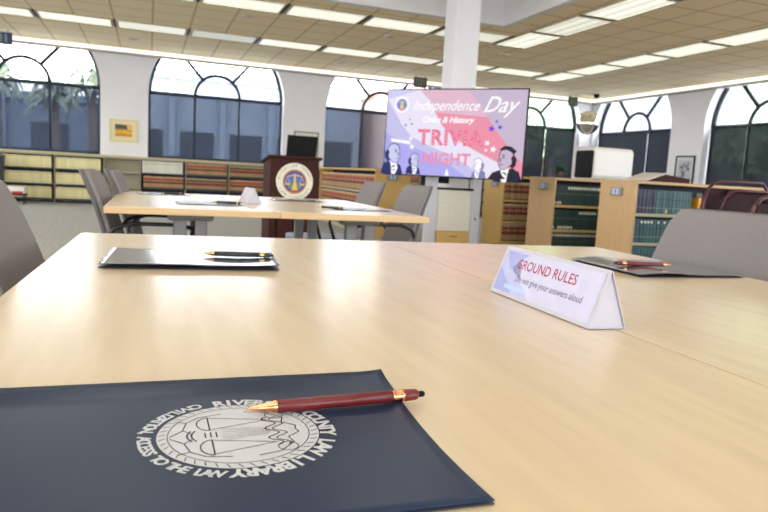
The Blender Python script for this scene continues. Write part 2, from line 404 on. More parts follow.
for ri_, (nm, ps) in enumerate(rows):
    for i, (x, y, rz) in enumerate(ps):
        k = {(0, 5): 1, (0, 8): 2, (1, 6): 2, (2, 1): 2, (0, 4): 2}.get((ri_, i), 0)
        ceiling_light(x, y, rz, k, '%s recessed panel light from the left in the %s' % (ordn[i], nm), 'ceiling lights, ' + nm)
for i, (x, y) in enumerate([(-2.6, -1), (-.2, -1), (2.4, -1), (-2.6, 2.2), (-.2, 2.2), (2.4, 2.2), (-.2, 5.6), (2.4, 5.6), (-2.6, 5.6)]):  # unseen panels and lamps added in the bay to brighten tables and room
    t = ceiling_light(x, y, 0, 0, 'unseen panel light added in the raised bay to brighten the tables, number %s' % ordn[i], 'added fill lights in the raised bay'); t.location.z = CZ+.75-.012
    l = bpy.data.lights.new('bay_fill_lamp', 'AREA'); l.shape = 'RECTANGLE'; l.size = 1.1; l.size_y = .55; l.energy = 21; l.color = (1, .98, .95)
    o = bpy.data.objects.new('bay_fill_lamp', l); C.objects.link(o); o.parent = t; o.location = (0, 0, -.02)
det_m = mat('detector_white', (214, 205, 185), .5)
for i, (x, y, lab) in enumerate([(-.85, 10.76, 'above the left painting, nearest the upper left corner'), (1.43, 10.63, 'between two rows of panel lights, over the lectern'), (3.83, 10.74, 'just left of the white column'), (6.2, 11.0, 'just right of the white column'), (-.3, 13.9, 'close to the wall light strip on the left'), (3.85, 13.85, 'close to the wall light strip above the third arched window')]):
    bm = bmesh.new(); lathe(bm, [(.10, 0), (.10, -.012), (.07, -.025), (.03, -.03)][::-1], 20)
    o = obj('ceiling_vent', bm, det_m, loc=(x, y, CZ)); tag(o, 'small round ceiling fitting '+lab, 'ceiling fitting')

# ---------------------------------------------------------------- outside
bm = bmesh.new(); bx(bm, -60, 60, -50, 60, -.6, -.35); struct('ground', bm, mat('asphalt', (150, 152, 155), .9))
conc = mat('concrete', (148, 156, 170), .85, var=.08, scale=.6)
def block(name, label, x0, x1, y0, y1, h, m, rows_, cols, wm):
    t = thing(name, label, 'building', ((x0+x1)/2, (y0+y1)/2, -.35))
    W, D = x1-x0, y1-y0
    bm = bmesh.new(); bx(bm, -W/2, W/2, -D/2, D/2, 0, h); bx(bm, -W/2-.2, W/2+.2, -D/2-.2, D/2+.2, h, h+.3); obj('wall', bm, m, t)
    for r in range(rows_):
        for c in range(cols):
            xc = -W/2+W*(c+.5)/cols; zc = 1.6+r*(h-1.2)/rows_
            bm = bmesh.new(); bx(bm, xc-.7, xc+.7, -D/2-.05, -D/2+.1, zc, zc+1.1); obj('window', bm, wm, t)
    for c in range(cols):
        bm = bmesh.new(); xc = -W/2+W*c/cols; bx(bm, xc-.12, xc+.12, -D/2-.25, -D/2, 0, h); obj('pilaster', bm, m, t)
    return t
dwin = mat('far_window', (46, 52, 62), .3)
block('office_building', 'long grey concrete building seen through the second arched window', -1.2, 9.4, 30, 40, 4.9, conc, 1, 5, dwin)
block('office_building', 'low grey concrete building behind the palms outside the leftmost arched window', -16, -2.2, 31, 40, 3.6, mat('concrete_dark', (112, 122, 140), .85), 1, 4, dwin)
block('office_building', 'peach coloured building seen through the third arched window', 10.2, 19, 28, 36, 5.0, mat('peach_stucco', (250, 212, 194), .85), 2, 4, dwin)
block('office_building', 'grey building outside the right wall windows', 30, 44, 6, 56, 9, mat('white_stucco', (110, 114, 120), .8), 2, 6, dwin)
def palm(x, y, h, label):
    t = thing('palm_tree', label, 'palm tree', (x, y, -.35)); bm = bmesh.new()
    tube(bm, [(0, 0, 0), (.1, 0, h*.5), (.05, .1, h)], [.2, .15, .13], 10); obj('trunk', bm, bark_m, t)
    bm = bmesh.new()
    for k in range(34):
        a = 2*PI*k/34+random.random()*.2; up = random.uniform(.1, 1.0); L = random.uniform(.75, 1.1); prev = None
        for i in range(9):
            u = i/8; r = L*u; z = h+up*math.sin(u*2.6)*.9-u*u*.6*(1.2-up)
            p = Vector((r*math.cos(a), r*math.sin(a), z)); side = Vector((-math.sin(a), math.cos(a), 0))*(.15*math.sin(PI*min(1, u+.12))+.02)
            cur = (bm.verts.new(p+side-Vector((0, 0, .12))), bm.verts.new(p), bm.verts.new(p-side-Vector((0, 0, .12))))
            if prev:
                bm.faces.new((prev[0], prev[1], cur[1], cur[0])); bm.faces.new((prev[1], prev[2], cur[2], cur[1]))
            prev = cur
    obj('fronds', bm, mat('palm_leaf', (150, 160, 138), .6, var=.2, scale=3), t)
palm(-5.0, 26, 3.7, 'palm tree left of the dark mullion outside the leftmost arched window')
palm(-2.0, 26, 3.75, 'palm tree at the right pane of the leftmost arched window')
palm(-3.5, 28.6, 3.5, 'smaller palm tree standing farther back between the two other palms')
def tree(x, y, h, r, label):
    t = thing('leafy_tree', label, 'tree', (x, y, -.35)); bm = bmesh.new()
    tube(bm, [(0, 0, 0), (.1, .05, h*.3), (0, 0, h*.6)], [.2, .15, .08], 8)
    for k in range(5):
        a = k*1.26; tube(bm, [(0.05, 0, h*.4), (.4*r*math.cos(a), .4*r*math.sin(a), h*.72)], [.07, .03], 6)
    obj('trunk', bm, bark_m, t); bm = bmesh.new()
    for k in range(1500):
        v = Vector((random.gauss(0, 1), random.gauss(0, 1), random.gauss(0, 1))).normalized()*random.uniform(.45, 1)
        p = Vector((v.x*r, v.y*r, h*.68+v.z*h*.32)); n = Vector((random.gauss(0, 1), random.gauss(0, 1), random.gauss(0, 1))).normalized()
        u = n.orthogonal().normalized(); q = n.cross(u); s = random.uniform(.1, .2)
        bm.faces.new([bm.verts.new(p+u*s), bm.verts.new(p+q*s*.5), bm.verts.new(p-u*s), bm.verts.new(p-q*s*.5)])
    obj('crown', bm, mat('tree_leaf', (178, 200, 164), .6, var=.3, scale=1), t)
tree(19, 14.8, 5.5, 2.2, 'leafy tree outside the arched window nearest the room corner on the right wall')
tree(18, 9.2, 5.0, 2.0, 'leafy tree outside the rightmost arched window')
tree(14.5, 22, 5.0, 2.0, 'leafy tree outside the arched window just right of the screen')
tree(23.5, 20.5, 4.6, 1.8, 'leafy tree between two windows, farther off on the right')

def dotted(name, c0, c1, f):
    m = emis(name, c0); n = m.node_tree; b = n.nodes['Principled BSDF']; t = n.nodes.new('ShaderNodeTexCoord'); s_ = n.nodes.new('ShaderNodeSeparateXYZ'); n.links.new(t.outputs['Object'], s_.inputs[0]); o = []
    for a in 'XY':
        k = n.nodes.new('ShaderNodeMath'); k.operation = 'MULTIPLY'; k.inputs[1].default_value = f; n.links.new(s_.outputs[a], k.inputs[0])
        q = n.nodes.new('ShaderNodeMath'); q.operation = 'SINE'; n.links.new(k.outputs[0], q.inputs[0]); o.append(q)
    p = n.nodes.new('ShaderNodeMath'); p.operation = 'MULTIPLY'; n.links.new(o[0].outputs[0], p.inputs[0]); n.links.new(o[1].outputs[0], p.inputs[1])
    g = n.nodes.new('ShaderNodeMath'); g.operation = 'GREATER_THAN'; g.inputs[1].default_value = .1; n.links.new(p.outputs[0], g.inputs[0])
    mc = n.nodes.new('ShaderNodeMix'); mc.data_type = 'RGBA'; n.links.new(g.outputs[0], mc.inputs[0]); mc.inputs[6].default_value = lin(c0)+(1,); mc.inputs[7].default_value = lin(c1)+(1,)
    n.links.new(mc.outputs[2], b.inputs['Emission Color']); return m
# ---------------------------------------------------------------- white column
bm = bmesh.new(); CX0, CX1, CY0, CY1 = 3.735, 4.085, 7.95, 8.30
bx(bm, CX0, CX1, CY0, CY1, 0, CZ+.74); o = obj('column', bm, wall_m, bevel=.012); o['kind'] = 'structure'

# ---------------------------------------------------------------- low bookcases
def bookcase(label, x, y, rz, L, D, H, shelves, pm, bm_m, back, group=None, top=.03, name='bookcase', ends=(1, 1), plinth=.07, both=False, et=.025):
    """origin at front left foot; front faces local -y"""
    t = thing(name, label, 'bookcase', (x, y, 0), rz, group)
    if ends[0]:
        b = bmesh.new(); bx(b, 0, et, 0, D, 0, H-top); obj('end_panel', b, pm, t, bevel=.002)
    if ends[1]:
        b = bmesh.new(); bx(b, L-et, L, 0, D, 0, H-top); obj('end_panel', b, pm, t, bevel=.002)
    b = bmesh.new(); bx(b, 0, L, -.0, D, H-top, H); obj('top_board', b, pm, t, bevel=.003)
    b = bmesh.new(); bx(b, et, L-et, D-.02 if not both else D/2-.01, D if not both else D/2+.01, plinth, H-top); obj('back_panel', b, back, t)
    for z in shelves:
        b = bmesh.new(); bx(b, et, L-et, .004, D-.02, z-.03, z); obj('shelf', b, bm_m, t)
    b = bmesh.new(); bx(b, et, L-et, .02, D-.02, 0, plinth-.035); obj('plinth', b, bm_m, t)
    return t
def book_mesh(name, T, Dp, Hh, m):
    b = bmesh.new(); n = 4
    pts = [(-T/2, 0)]+[(-T/2+T*k/n, -.006*math.sin(PI*k/n)) for k in range(1, n)]+[(T/2, 0), (T/2, Dp), (-T/2, Dp)]
    prism(b, pts, 0, Hh, 0, 'Z')
    bmesh.ops.recalc_face_normals(b, faces=b.faces)
    me = bpy.data.meshes.new(name); b.to_mesh(me); b.free(); me.materials.append(m); return me
def shelf_books(meshes, T, x, y, rz, L, z, start, end, label, group, inset=.03, lean=None, gaps=()):
    """books along local x from start to end on a shelf of the case at (x, y, rz)"""
    R_ = Matrix.Rotation(rz, 4, 'Z'); s = start+T/2; i = 0
    while s+T/2 <= end:
        if not any(a < s < b for a, b in gaps):
            p = R_ @ Vector((s, inset+random.uniform(0, .006), 0))
            o = bpy.data.objects.new('book', meshes[i % len(meshes)] if not callable(meshes) else meshes(s)); C.objects.link(o)
            o.location = (x+p.x, y+p.y, z+.0005); o.rotation_euler = (0, 0, rz)
            tag(o, label, 'book', group)
        s += T+.0025; i += 1
far_bm = bmesh.new(); far_co = []
CR_, RB_, BR_ = [(.03, .036, (190, 176, 120)), (.2, .215, (200, 186, 130))], [(.155, .21, (172, 74, 52)), (.10, .135, (56, 42, 34)), (.232, .26, (216, 186, 146)), (.0, .02, (110, 86, 60))], [(.17, .2, (44, 34, 30)), (.09, .15, (140, 44, 32)), (.235, .26, (206, 186, 150)), (0, .02, (90, 70, 50))]
far_mats = [book_material('cream_spine_far', (232, 220, 166), CR_, .06, True), book_material('red_spine_far', (176, 136, 92), RB_, .12, True), book_material('black_spine_far', (160, 136, 96), BR_, .12, True)]
def far_books(mi, T, x0, y0, z, start, end):
    s = start
    while s+T <= end:
        n0 = len(far_bm.verts); d = random.uniform(0, .006); h = (.232 if mi == 0 else .245)+random.uniform(-.004, .004)
        bx(far_bm, x0+s, x0+s+T-.003, y0+.03+d, y0+.2, z+.0005, z+h, mi)
        r_ = random.random(); far_co.extend([(r_, 0, q) for q in (0, 0, 0, 0, h, h, h, h)]); s += T
cream_b = book_mesh('book', .052, .17, .255, book_material('cream_spine', (226, 214, 160), [(.03, .036, (190, 176, 120)), (.2, .215, (200, 186, 130))], .06))
white_b = book_mesh('book', .052, .17, .25, book_material('white_spine', (226, 224, 206), [(.19, .2, (170, 170, 150))], .05))
redblk = book_mesh('book', .05, .17, .25, book_material('tan_red_black_spine', (176, 136, 92), RB_, .12))
blkred = book_mesh('book', .05, .17, .25, book_material('tan_black_spine', (160, 136, 96), [(.17, .2, (44, 34, 30)), (.09, .15, (140, 44, 32)), (.235, .26, (206, 186, 150)), (0, .02, (90, 70, 50))], .1))

navy_sh = mat('dark_shelf_steel', (46, 52, 66), .5, var=.03)
# back wall: twelve units under one continuous top
HB = 1.03; SB = [.09, .385, .70]
BKY = YB-.37
b = bmesh.new(); bx(b, -4.4, 8.6, BKY-.03, YB-.002, HB-.035, HB); o = obj('counter_top', b, mat('pale_counter', (202, 188, 150), .5)); tag(o, 'long pale top running over the back wall bookcases below the windows', 'counter top')
unit_w = .92
names = {0: 'at the far left edge', 1: 'under the left part of the leftmost window', 2: 'of cream volumes, left one', 3: 'of cream volumes, right one'}
for k in range(14):
    x0 = -4.56+unit_w*k-(.2 if k > 4 else 0); uw = .72 if k == 4 else unit_w
    cream = 1 <= k <= 3; empty = k == 4
    lab = {0: 'low beige bookcase unit at the far left of the back wall, beyond the frame', 1: 'low beige bookcase unit at the left edge of the frame', 2: 'low beige bookcase unit of cream volumes, left of the divider under the leftmost window',
           3: 'low beige bookcase unit full of cream volumes, just left of the empty unit', 4: 'empty low beige bookcase unit below the small painting', 5: 'low beige bookcase unit with white volumes on its upper shelf',
           6: 'low beige bookcase unit of tan and red law volumes, right of the white volumes', 7: 'low beige bookcase unit of tan law volumes just left of the lectern',
           8: 'low beige bookcase unit hidden mostly by the lectern'}.get(k, 'low beige bookcase unit behind the golden end panels, number %s right of the lectern' % ['one', 'two', 'three', 'four', 'five'][min(max(k-9, 0), 4)])
    bookcase(lab, x0, BKY, 0, uw-.002, .35, HB-.037, SB, beige_m, beige_m if empty else navy_sh, beige_m if empty else dark_m, 'low bookcases along the back wall', plinth=.06, et=.007)
    def fill(mesh, z, lb, gp, a=.03, c=unit_w-.035): shelf_books([mesh], .053, x0, BKY, 0, unit_w, z, a, c, lb, gp)
    E_ = unit_w-.008
    if k in (1, 2, 3):
        for z in SB: far_books(0, .053, x0, BKY, z, (.66 if k == 1 else .012), E_)
    elif k == 5:
        fill(white_b, SB[2], 'off white volume on the top shelf right of the empty bookcase unit', 'off white volumes on the top shelf')
        far_books(1, .051, x0, BKY, SB[1], .06, E_)
    elif k in (6, 7): 
        far_books(1 if k == 6 else 2, .051, x0, BKY, SB[2], .012, E_); far_books(2 if k == 6 else 1, .051, x0, BKY, SB[1], .012, E_)
    elif k == 11:
        far_books(1, .051, x0, BKY, SB[2], .012, E_); far_books(1, .051, x0, BKY, SB[1], .012, E_)
o = obj('law_volumes', far_bm, far_mats)
at_ = o.data.attributes.new('book_co', 'FLOAT_VECTOR', 'POINT')
for i, c_ in enumerate(far_co): at_.data[i].vector = c_
tag(o, 'rows of cream and of tan law volumes filling the bookcases below the back wall windows', 'books', kind='stuff')

# free-standing ranges on the right: birch end panels, shelves facing the camera
sign_m = mat('grey_sign_holder', (140, 142, 146), .4, metal=.3); sign_w = mat('sign_insert', (186, 196, 214), .4)
def holder(x, y, z, rz, label):
    """small metal label holder on an end panel; front faces local -y"""
    t = thing('label_holder', label, 'label holder', (x, y, z), rz)
    b = bmesh.new(); bx(b, -.085, .085, -.03, 0, -.045, .045); obj('holder_body', b, sign_m, t, bevel=.004)
    b = bmesh.new(); bx(b, -.045, .045, -.033, -.0295, -.03, .03); in_ = obj('insert', b, sign_w, t)
    b = bmesh.new(); bx(b, -.006, .012, -.035, -.0325, -.018, .018); obj('pictogram', b, mat('pictogram_blue', (70, 90, 130), .5), in_)
dgreen = lambda seed, lo, hi: book_mesh('book', .036, .2, .25, book_material('green_spine_%d' % seed, (30, 58, 54), ([(.012, .045, (226, 224, 210), .0115)] if lo else [])+([(.2, .232, (226, 224, 210), .0115)] if hi else [])+[(.14, .145, (120, 110, 60))], .2))
G00, G10, G01 = dgreen(0, 0, 0), dgreen(1, 1, 0), dgreen(2, 0, 1)
teal = lambda seed, lo, hi, base: book_mesh('book', .042, .2, .25, book_material('teal_spine_%d' % seed, base, ([(.01, .05, (206, 196, 130), .012)] if lo else [])+([(.208, .232, (226, 226, 214), .012)] if hi else [])+[(.15, .156, (30, 40, 50)), (.06, .064, (150, 160, 150))], .18))
T0, T1, T2, T3 = teal(0, 0, 0, (58, 92, 98)), teal(1, 1, 0, (48, 88, 96)), teal(2, 0, 1, (44, 88, 92)), teal(3, 0, 0, (56, 62, 84))
HR = 1.01; SR = [.07, .36, .67]
rx = 4.76
bookcase('birch bookcase range with blue green volumes, nearest on the right', rx, 5.5, 0, 4.2, .57, HR, SR, wood_p, beige_m, dark_m, both=True)
bookcase('birch bookcase range with dark green volumes, behind the nearest range', rx, 6.95, 0, 4.2, .57, HR, SR, wood_p, wood_y, dark_m, both=True)
bookcase('golden bookcase range with tan volumes, third from the camera, right of the column', rx, 8.2, 0, 4.2, .57, HR, SR, wood_y, wood_y, dark_m, both=True)
holder(rx, 5.78, .885, -PI/2, 'grey label holder on the nearest birch end panel')
holder(rx, 7.18, .90, -PI/2, 'grey label holder on the second birch end panel, right of the screen')
holder(rx, 8.42, .90, -PI/2, 'grey label holder on the golden end panel just below the screen')
rr = random.Random(3)
for z, nm in zip(SR, ('bottom', 'middle', 'top')):
    def pick(s, nm=nm):
        if nm == 'top': return G10 if s < .16 or .75 < s < .95 else (G01 if .22 < s < .72 else G00)
        if nm == 'middle': return G10 if (.12 < s < .34) or s < .06 else (G01 if .4 < s < .7 else G00)
        return G01
    shelf_books(pick, .036, rx, 6.95, 0, 0, z, .03, .80, 'dark green volume with white call number label on the %s shelf of the second range' % nm, 'dark green volumes, %s shelf' % nm)
    def pick2(s, nm=nm):
        if nm == 'top': return T3 if s < .28 else (T1 if int(s*40) % 9 == 0 else T0)
        return T2 if .1 < s < .75 and nm == 'middle' and int(s*31) % 3 else (T1 if int(s*23) % 4 == 0 else T0)
    shelf_books(pick2, .042, rx, 5.5, 0, 0, z, .03, (.80 if nm == 'top' else .9 if nm == 'middle' else .6), 'blue green volume on the %s shelf of the nearest range' % nm, 'blue green volumes, %s shelf' % nm)
    shelf_books([redblk, blkred], .051, rx, 8.2, 0, 0, z, .03, .5, 'tan and red volume on the %s shelf seen in the gap between two end panels' % nm, 'tan volumes in the gap, %s shelf' % nm)
b = bmesh.new(); bx(b, 0, .075, 0, .16, 0, .19); bx(b, .02, .07, -.002, 0, .07, .12, 1)
o = obj('storage_box', b, [mat('orange_card', (226, 160, 50), .5), mat('red_card', (180, 40, 30), .5)], loc=(rx+.88, 5.53, SR[2]+.001)); tag(o, 'small orange box with a red square on the top shelf of the nearest range', 'box')
for i, dx in enumerate((1.03, 1.09)):
    b = bmesh.new(); bx(b, 0, .022, 0, .18, 0, .24); o = obj('binder', b, white_p, loc=(rx+dx, 5.53, SR[2]+.001)); tag(o, 'thin white binder right of the orange box, %s of the pair' % ('left', 'right')[i], 'binder')
# range behind the far right chairs
bookcase('golden bookcase range running away behind the grey chairs, left of the column', 3.1, 12.3, -PI/2, 3.3, .55, HR, SR, wood_y, beige_m, dark_m, both=True, name='bookcase')
for z, nm in zip(SR[1:], ('middle', 'top')):
    shelf_books([redblk, redblk, redblk, blkred], .051, 3.1, 12.3, -PI/2, 0, z, .05, 3.25, 'tan and red volume on the %s shelf of the range right of the lectern' % nm, 'tan volumes right of the lectern, %s shelf' % nm)
holder(3.36, 9.0, .90, 0, 'grey label holder on the golden end panel behind the grey chairs')

# white rounded machine on the second range
b = bmesh.new()
def rrect(x0, x1, z0, z1, r, n=6):
    P = []
    for cx, cz, a0 in ((x1-r, z1-r, 0), (x0+r, z1-r, PI/2), (x0+r, z0+r, PI), (x1-r, z0+r, 1.5*PI)):
        P += [(cx+r*math.cos(a0+PI/2*k/n), cz+r*math.sin(a0+PI/2*k/n)) for k in range(n+1)]
    return P
t = thing('desktop_machine', 'white rounded cabinet machine with a dark front, standing on the second range', 'machine', (5.34, 6.97, HR))
prism(b, rrect(0, .47, .0, .42, .07), .02, .60, 0, 'X'); obj('housing', b, white_p, t, bevel=.012)
b = bmesh.new(); prism(b, rrect(0, .47, .0, .42, .07), 0, .02, 0, 'X')
prism(b, rrect(.03, .40, .02, .375, .03), -.002, .004, 1, 'X'); obj('front_panel', b, [white_p, black_m], t)

# open book stand on the nearest range
t = thing('book_stand', 'low dark wooden book stand holding open white pages on the nearest range', 'book stand', (5.28, 5.62, HR))
b = bmesh.new(); prism(b, [(-.25, 0), (.30, 0), (.30, .05), (-.05, .087), (-.25, .012)], 0, .32, 0, 'Y'); obj('stand', b, wood_d, t, bevel=.003)
b = bmesh.new(); prism(b, [(-.30, .006), (-.05, .088), (.02, .088), (.02, .096), (-.05, .10), (-.30, .018)], -.02, .34, 0, 'Y'); obj('pages', b, [mat('page_edges', (205, 196, 186), .8)], t)

# potted plant between screen and machine
t = thing('potted_plant', 'small dark green potted plant left of the white machine', 'plant', (5.02, 7.25, HR))
b = bmesh.new(); lathe(b, [(.045, 0), (.06, .09), (.055, .09), (.045, .08)], 20); obj('pot', b, mat('clay_pot', (70, 60, 58), .6), t)
b = bmesh.new()
for k in range(60):
    a = rr.random()*2*PI; L = rr.uniform(.07, .14); el = rr.uniform(.2, 1.3); d = Vector((math.cos(a)*math.cos(el), math.sin(a)*math.cos(el), math.sin(el))); sd = Vector((-math.sin(a), math.cos(a), 0))*.014
    p0 = Vector((0, 0, .08)); m_ = p0+d*L*.6; e = p0+d*L-Vector((0, 0, .02))
    vs = [b.verts.new(p) for p in (p0, m_-sd, e, m_+sd)]; b.faces.new(vs)
obj('foliage', b, green_l, t)

# ---------------------------------------------------------------- wall pieces
def picture(name, label, cat, x, y, z, rz, W, H, fw, fm, mount, art, artm, tilt=0):
    t = thing(name, label, cat, (x, y, z), rz); 
    b = bmesh.new()
    for a in ((-W/2, W/2, H/2-fw, H/2), (-W/2, W/2, -H/2, -H/2+fw), (-W/2, -W/2+fw, -H/2+fw, H/2-fw), (W/2-fw, W/2, -H/2+fw, H/2-fw)): bx(b, a[0], a[1], -.025, 0, a[2], a[3])
    obj('frame', b, fm, t)
    b = bmesh.new(); bx(b, -W/2+fw, W/2-fw, -.012, -.002, -H/2+fw, H/2-fw); obj('mount', b, mount, t)
    A = Art(); art(A); o = A.build('print', artm, t); o.rotation_euler = (PI/2, 0, 0); o.location = (0, -.013, 0)
    return t
def art1(A):
    A.poly([(-.17, -.12), (.17, -.12), (.17, .02), (-.17, .02)], 0, 0); A.poly([(-.17, .02), (.17, .02), (.17, .14), (-.17, .14)], 1, 0)
    A.poly([(-.17, .03), (.08, .03), (.06, .12), (-.17, .135)], 2, .0005); A.poly([(-.17, -.02), (.02, .0), (.17, -.03), (.17, -.07), (-.05, -.04), (-.17, -.06)], 3, .0005)
picture('painting', 'small painting of an orange field in a cream frame, between the two leftmost windows', 'painting', -.51, YB-.001, 1.56, 0, .56, .48, .04, mat('cream_frame', (226, 210, 160), .5), mat('cream_mount', (232, 220, 180), .8), art1,
        [mat('a_orange', (216, 140, 36), .7), mat('a_sand', (226, 190, 110), .7), mat('a_grey', (92, 82, 80), .7), mat('a_yellow', (226, 196, 60), .7)])
def art2(A):
    A.poly([(-.16, -.11), (.16, -.11), (.16, .11), (-.16, .11)], 0, 0); A.poly([(-.16, -.04), (.0, .03), (.16, -.02), (.16, .06), (-.16, .08)], 1, .0005)
picture('framed_print', 'framed green landscape print behind the laptop on the lectern', 'framed print', 3.47, YB-.001, 1.53, 0, .58, .60, .02, mat('grey_frame', (90, 86, 80), .5), mat('pale_mount', (226, 222, 200), .8), art2, [mat('a_green', (96, 118, 92), .7), mat('a_pale', (150, 160, 130), .7)])
def art3(A):
    A.poly([(-.19, -.26), (.19, -.26), (.19, .26), (-.19, .26)], 0, 0)
    for k in range(26):
        x, y = rr.uniform(-.13, .13), rr.uniform(-.2, .2); A.disc(x, y, rr.uniform(.015, .04), 1+k % 2, .0004+.0001*k, 8)
picture('framed_print', 'black framed grey print leaning on the pier between the two right wall windows', 'framed print', XR-.002, 11.72, 1.36, -PI/2, .56, .74, .03, black_m, mat('white_mount', (214, 214, 214), .8), art3, [mat('p_grey', (190, 192, 196), .7), mat('p_dark', (96, 100, 108), .7), mat('p_mid', (140, 142, 146), .7)])

# convex corner mirror
t = thing('convex_mirror', 'round convex security mirror high in the far right corner', 'mirror', (10.96, 14.74, 2.60)); t.rotation_euler = (PI/2, 0, -.62)
b = bmesh.new(); R0 = .29; prof = [(R0*math.sin(a), .18*math.cos(a)) for a in [PI/2-PI/2*k/12 for k in range(13)]]
lathe(b, prof, 40); obj('mirror_dome', b, mat('mirror_chrome', (236, 232, 220), .05, metal=1., var=.0), t)
b = bmesh.new(); lathe(b, [(.3, -.03), (.3, .012), (.285, .012)], 40); obj('rim', b, gray_s, t)
b = bmesh.new(); tube(b, [(0, 0, -.03), (0, .0, -.56)], .02); obj('bracket', b, gray_s, t)

# hanging signs and dome camera
for (x, y, rz, W, lab, mm) in [(5.9, 14.3, .0, .32, 'small dark green hanging sign box left of the column, above the screen', (70, 72, 50)), (-2.66, 14.4, 0, .42, 'blue hanging sign box at the upper left edge of the frame', (48, 66, 110)), (10.4, 14.7, 0, .26, 'small dark hanging sign box near the far right corner of the ceiling', (60, 64, 52))]:
    t = thing('hanging_sign', lab, 'hanging sign', (x, y, CZ), rz)
    b = bmesh.new(); bx(b, -W/2, W/2, -.03, .03, -.29, -.06); obj('sign_box', b, mat('sign_%d' % mm[2], mm, .5), t, bevel=.005)
    b = bmesh.new(); tube(b, [(-W/3, 0, 0), (-W/3, 0, -.07)], .006); tube(b, [(W/3, 0, 0), (W/3, 0, -.07)], .006); obj('hanger', b, gray_s, t)
    b = bmesh.new()
    for k in range(4): bx(b, -W*.38+k*W*.2, -W*.38+k*W*.2+W*.08, -.034, -.029, -.25, -.1)
    obj('stripes', b, mat('sign_stripe', (130, 140, 128), .5), t)
b = bmesh.new(); lathe(b, [(.02, -.1), (.06, -.08), (.075, -.04), (.075, 0)], 20); o = obj('dome_camera', b, black_m, loc=(10.75, 14.2, CZ)); tag(o, 'tiny black dome camera on the ceiling near the far right corner', 'camera')

# ---------------------------------------------------------------- lectern
LX, LY = 1.31, 7.5; LW = .57
t = thing('lectern', 'dark cherry wood lectern with a round seal on its front', 'lectern', (LX+LW/2, LY, 0))
b = bmesh.new(); prism(b, [(0, .0), (.5, .0), (.5, 1.0), (0, 1.055)], -LW/2, LW/2, 0, 'X'); bd_ = obj('body', b, wood_d, t, bevel=.006)
b = bmesh.new(); prism(b, [(-.035, 1.057), (.535, 1.0), (.535, 1.025), (-.035, 1.085)], -LW/2-.03, LW/2+.03, 0, 'X'); obj('top', b, wood_d, t, bevel=.004)
b = bmesh.new()
for k in range(3): bx(b, -.2+k*.2-.012, -.2+k*.2+.012, -.008, 0, .12, .45)
obj('moulding', b, mat('cherry_groove', (34, 16, 14), .6, spec=.1), bd_)
A = Art(); A.disc(0, 0, .215, 0, 0); A.disc(0, 0, .145, 1, .001); A.disc(0, 0, .132, 2, .002); A.disc(0, 0, .098, 3, .003)
A.ring_text('RIVERSIDE COUNTY', .2, .042, PI*.97, PI*.03, 4, .0012, True); A.ring_text('LAW LIBRARY', .2, .042, PI*1.12, PI*1.88, 4, .0012, False)
A.poly([(-.036, -.10), (.036, -.10), (.014, .0), (.007, .085), (-.007, .085), (-.014, 0)], 5, .004)
A.line([(-.085, .06), (0, .078), (.085, .06)], .010, 5, .0045)
for s in (-1, 1):
    A.line([(s*.085, .06), (s*.115, -.02)], .004, 5, .0045); A.line([(s*.085, .06), (s*.055, -.02)], .004, 5, .0045)
    A.poly([(s*.085-.035, -.02), (s*.085+.035, -.02), (s*.085+.018, -.04), (s*.085-.018, -.04)], 5, .0045)
    A.poly([(s*.04, -.09), (s*.075, -.055), (s*.05, -.03), (s*.03, -.05)], 6, .004)
A.poly([(-.06, -.12), (.06, -.12), (.045, -.098), (-.045, -.098)], 7, .0045)
o = A.build('seal', [mat('seal_cream', (220, 214, 196), .5), mat('seal_gold', (206, 166, 60), .4), mat('seal_purple', (92, 66, 128), .5), mat('seal_blue', (66, 100, 168), .5), mat('seal_ink', (70, 66, 80), .6), mat('seal_yellow', (226, 180, 60), .4), mat('seal_green', (80, 140, 80), .5), mat('seal_red', (170, 50, 50), .5)], t)
o.rotation_euler = (PI/2, 0, 0); o.location = (0, -.0035, .79)
b = bmesh.new(); lathe(b, [(.218, -.004), (.218, .002), (.214, .002)], 48, M=Matrix.Rotation(PI/2, 4, 'X')); o = obj('seal_rim', b, gold_m, t, loc=(0, -.001, .79))
# laptop
t = thing('laptop', 'black laptop open on top of the lectern, seen from behind', 'laptop', (LX+.36, LY+.02, 1.085), .05)
b = bmesh.new(); bx(b, -.18, .18, .02, .25, -.004, .012); obj('base', b, black_m, t, bevel=.004); t.rotation_euler = (-.10, 0, .05)
b = bmesh.new(); vs = bx(b, -.18, .18, -.006, .004, .0, .235); bmesh.ops.transform(b, matrix=Matrix.Translation((0, .02, .008)) @ Matrix.Rotation(.1+.2, 4, 'X'), verts=vs); obj('screen_lid', b, black_m, t, bevel=.004)

# ---------------------------------------------------------------- screen on its stand
TLx, TLy, TRx, TRy = 2.73, 7.65, 3.975, 6.44
tw = math.hypot(TRx-TLx, TRy-TLy); th = 1.035; trz = math.atan2(TRy-TLy, TRx-TLx)
t = thing('television', 'large flat screen showing a pink and lavender trivia night slide', 'television', ((TLx+TRx)/2, (TLy+TRy)/2, .935), trz)
b = bmesh.new(); bx(b, -tw/2, tw/2, 0, .05, 0, th); obj('housing', b, black_m, t, bevel=.004)
b = bmesh.new(); bx(b, -.25, .25, .05, .09, .25, .75); obj('rear_cover', b, black_m, t)
sw, sh = tw-.024, th-.03
A = Art()
def UV(x, y):   # photo-crop style units: x 27..692 across, y 44..450 down
    return ((x-28)/662-.5)*sw, (.5-(y-44)/408)*sh
def PU(pts, mi, z): A.poly([UV(*p) for p in pts], mi, z)
PU([(28, 44), (690, 44), (690, 452), (28, 452)], 0, 0)
Bc = [(190, 44), (235, 90), (270, 150), (310, 215), (370, 270), (470, 325), (570, 372), (650, 420), (690, 452)]
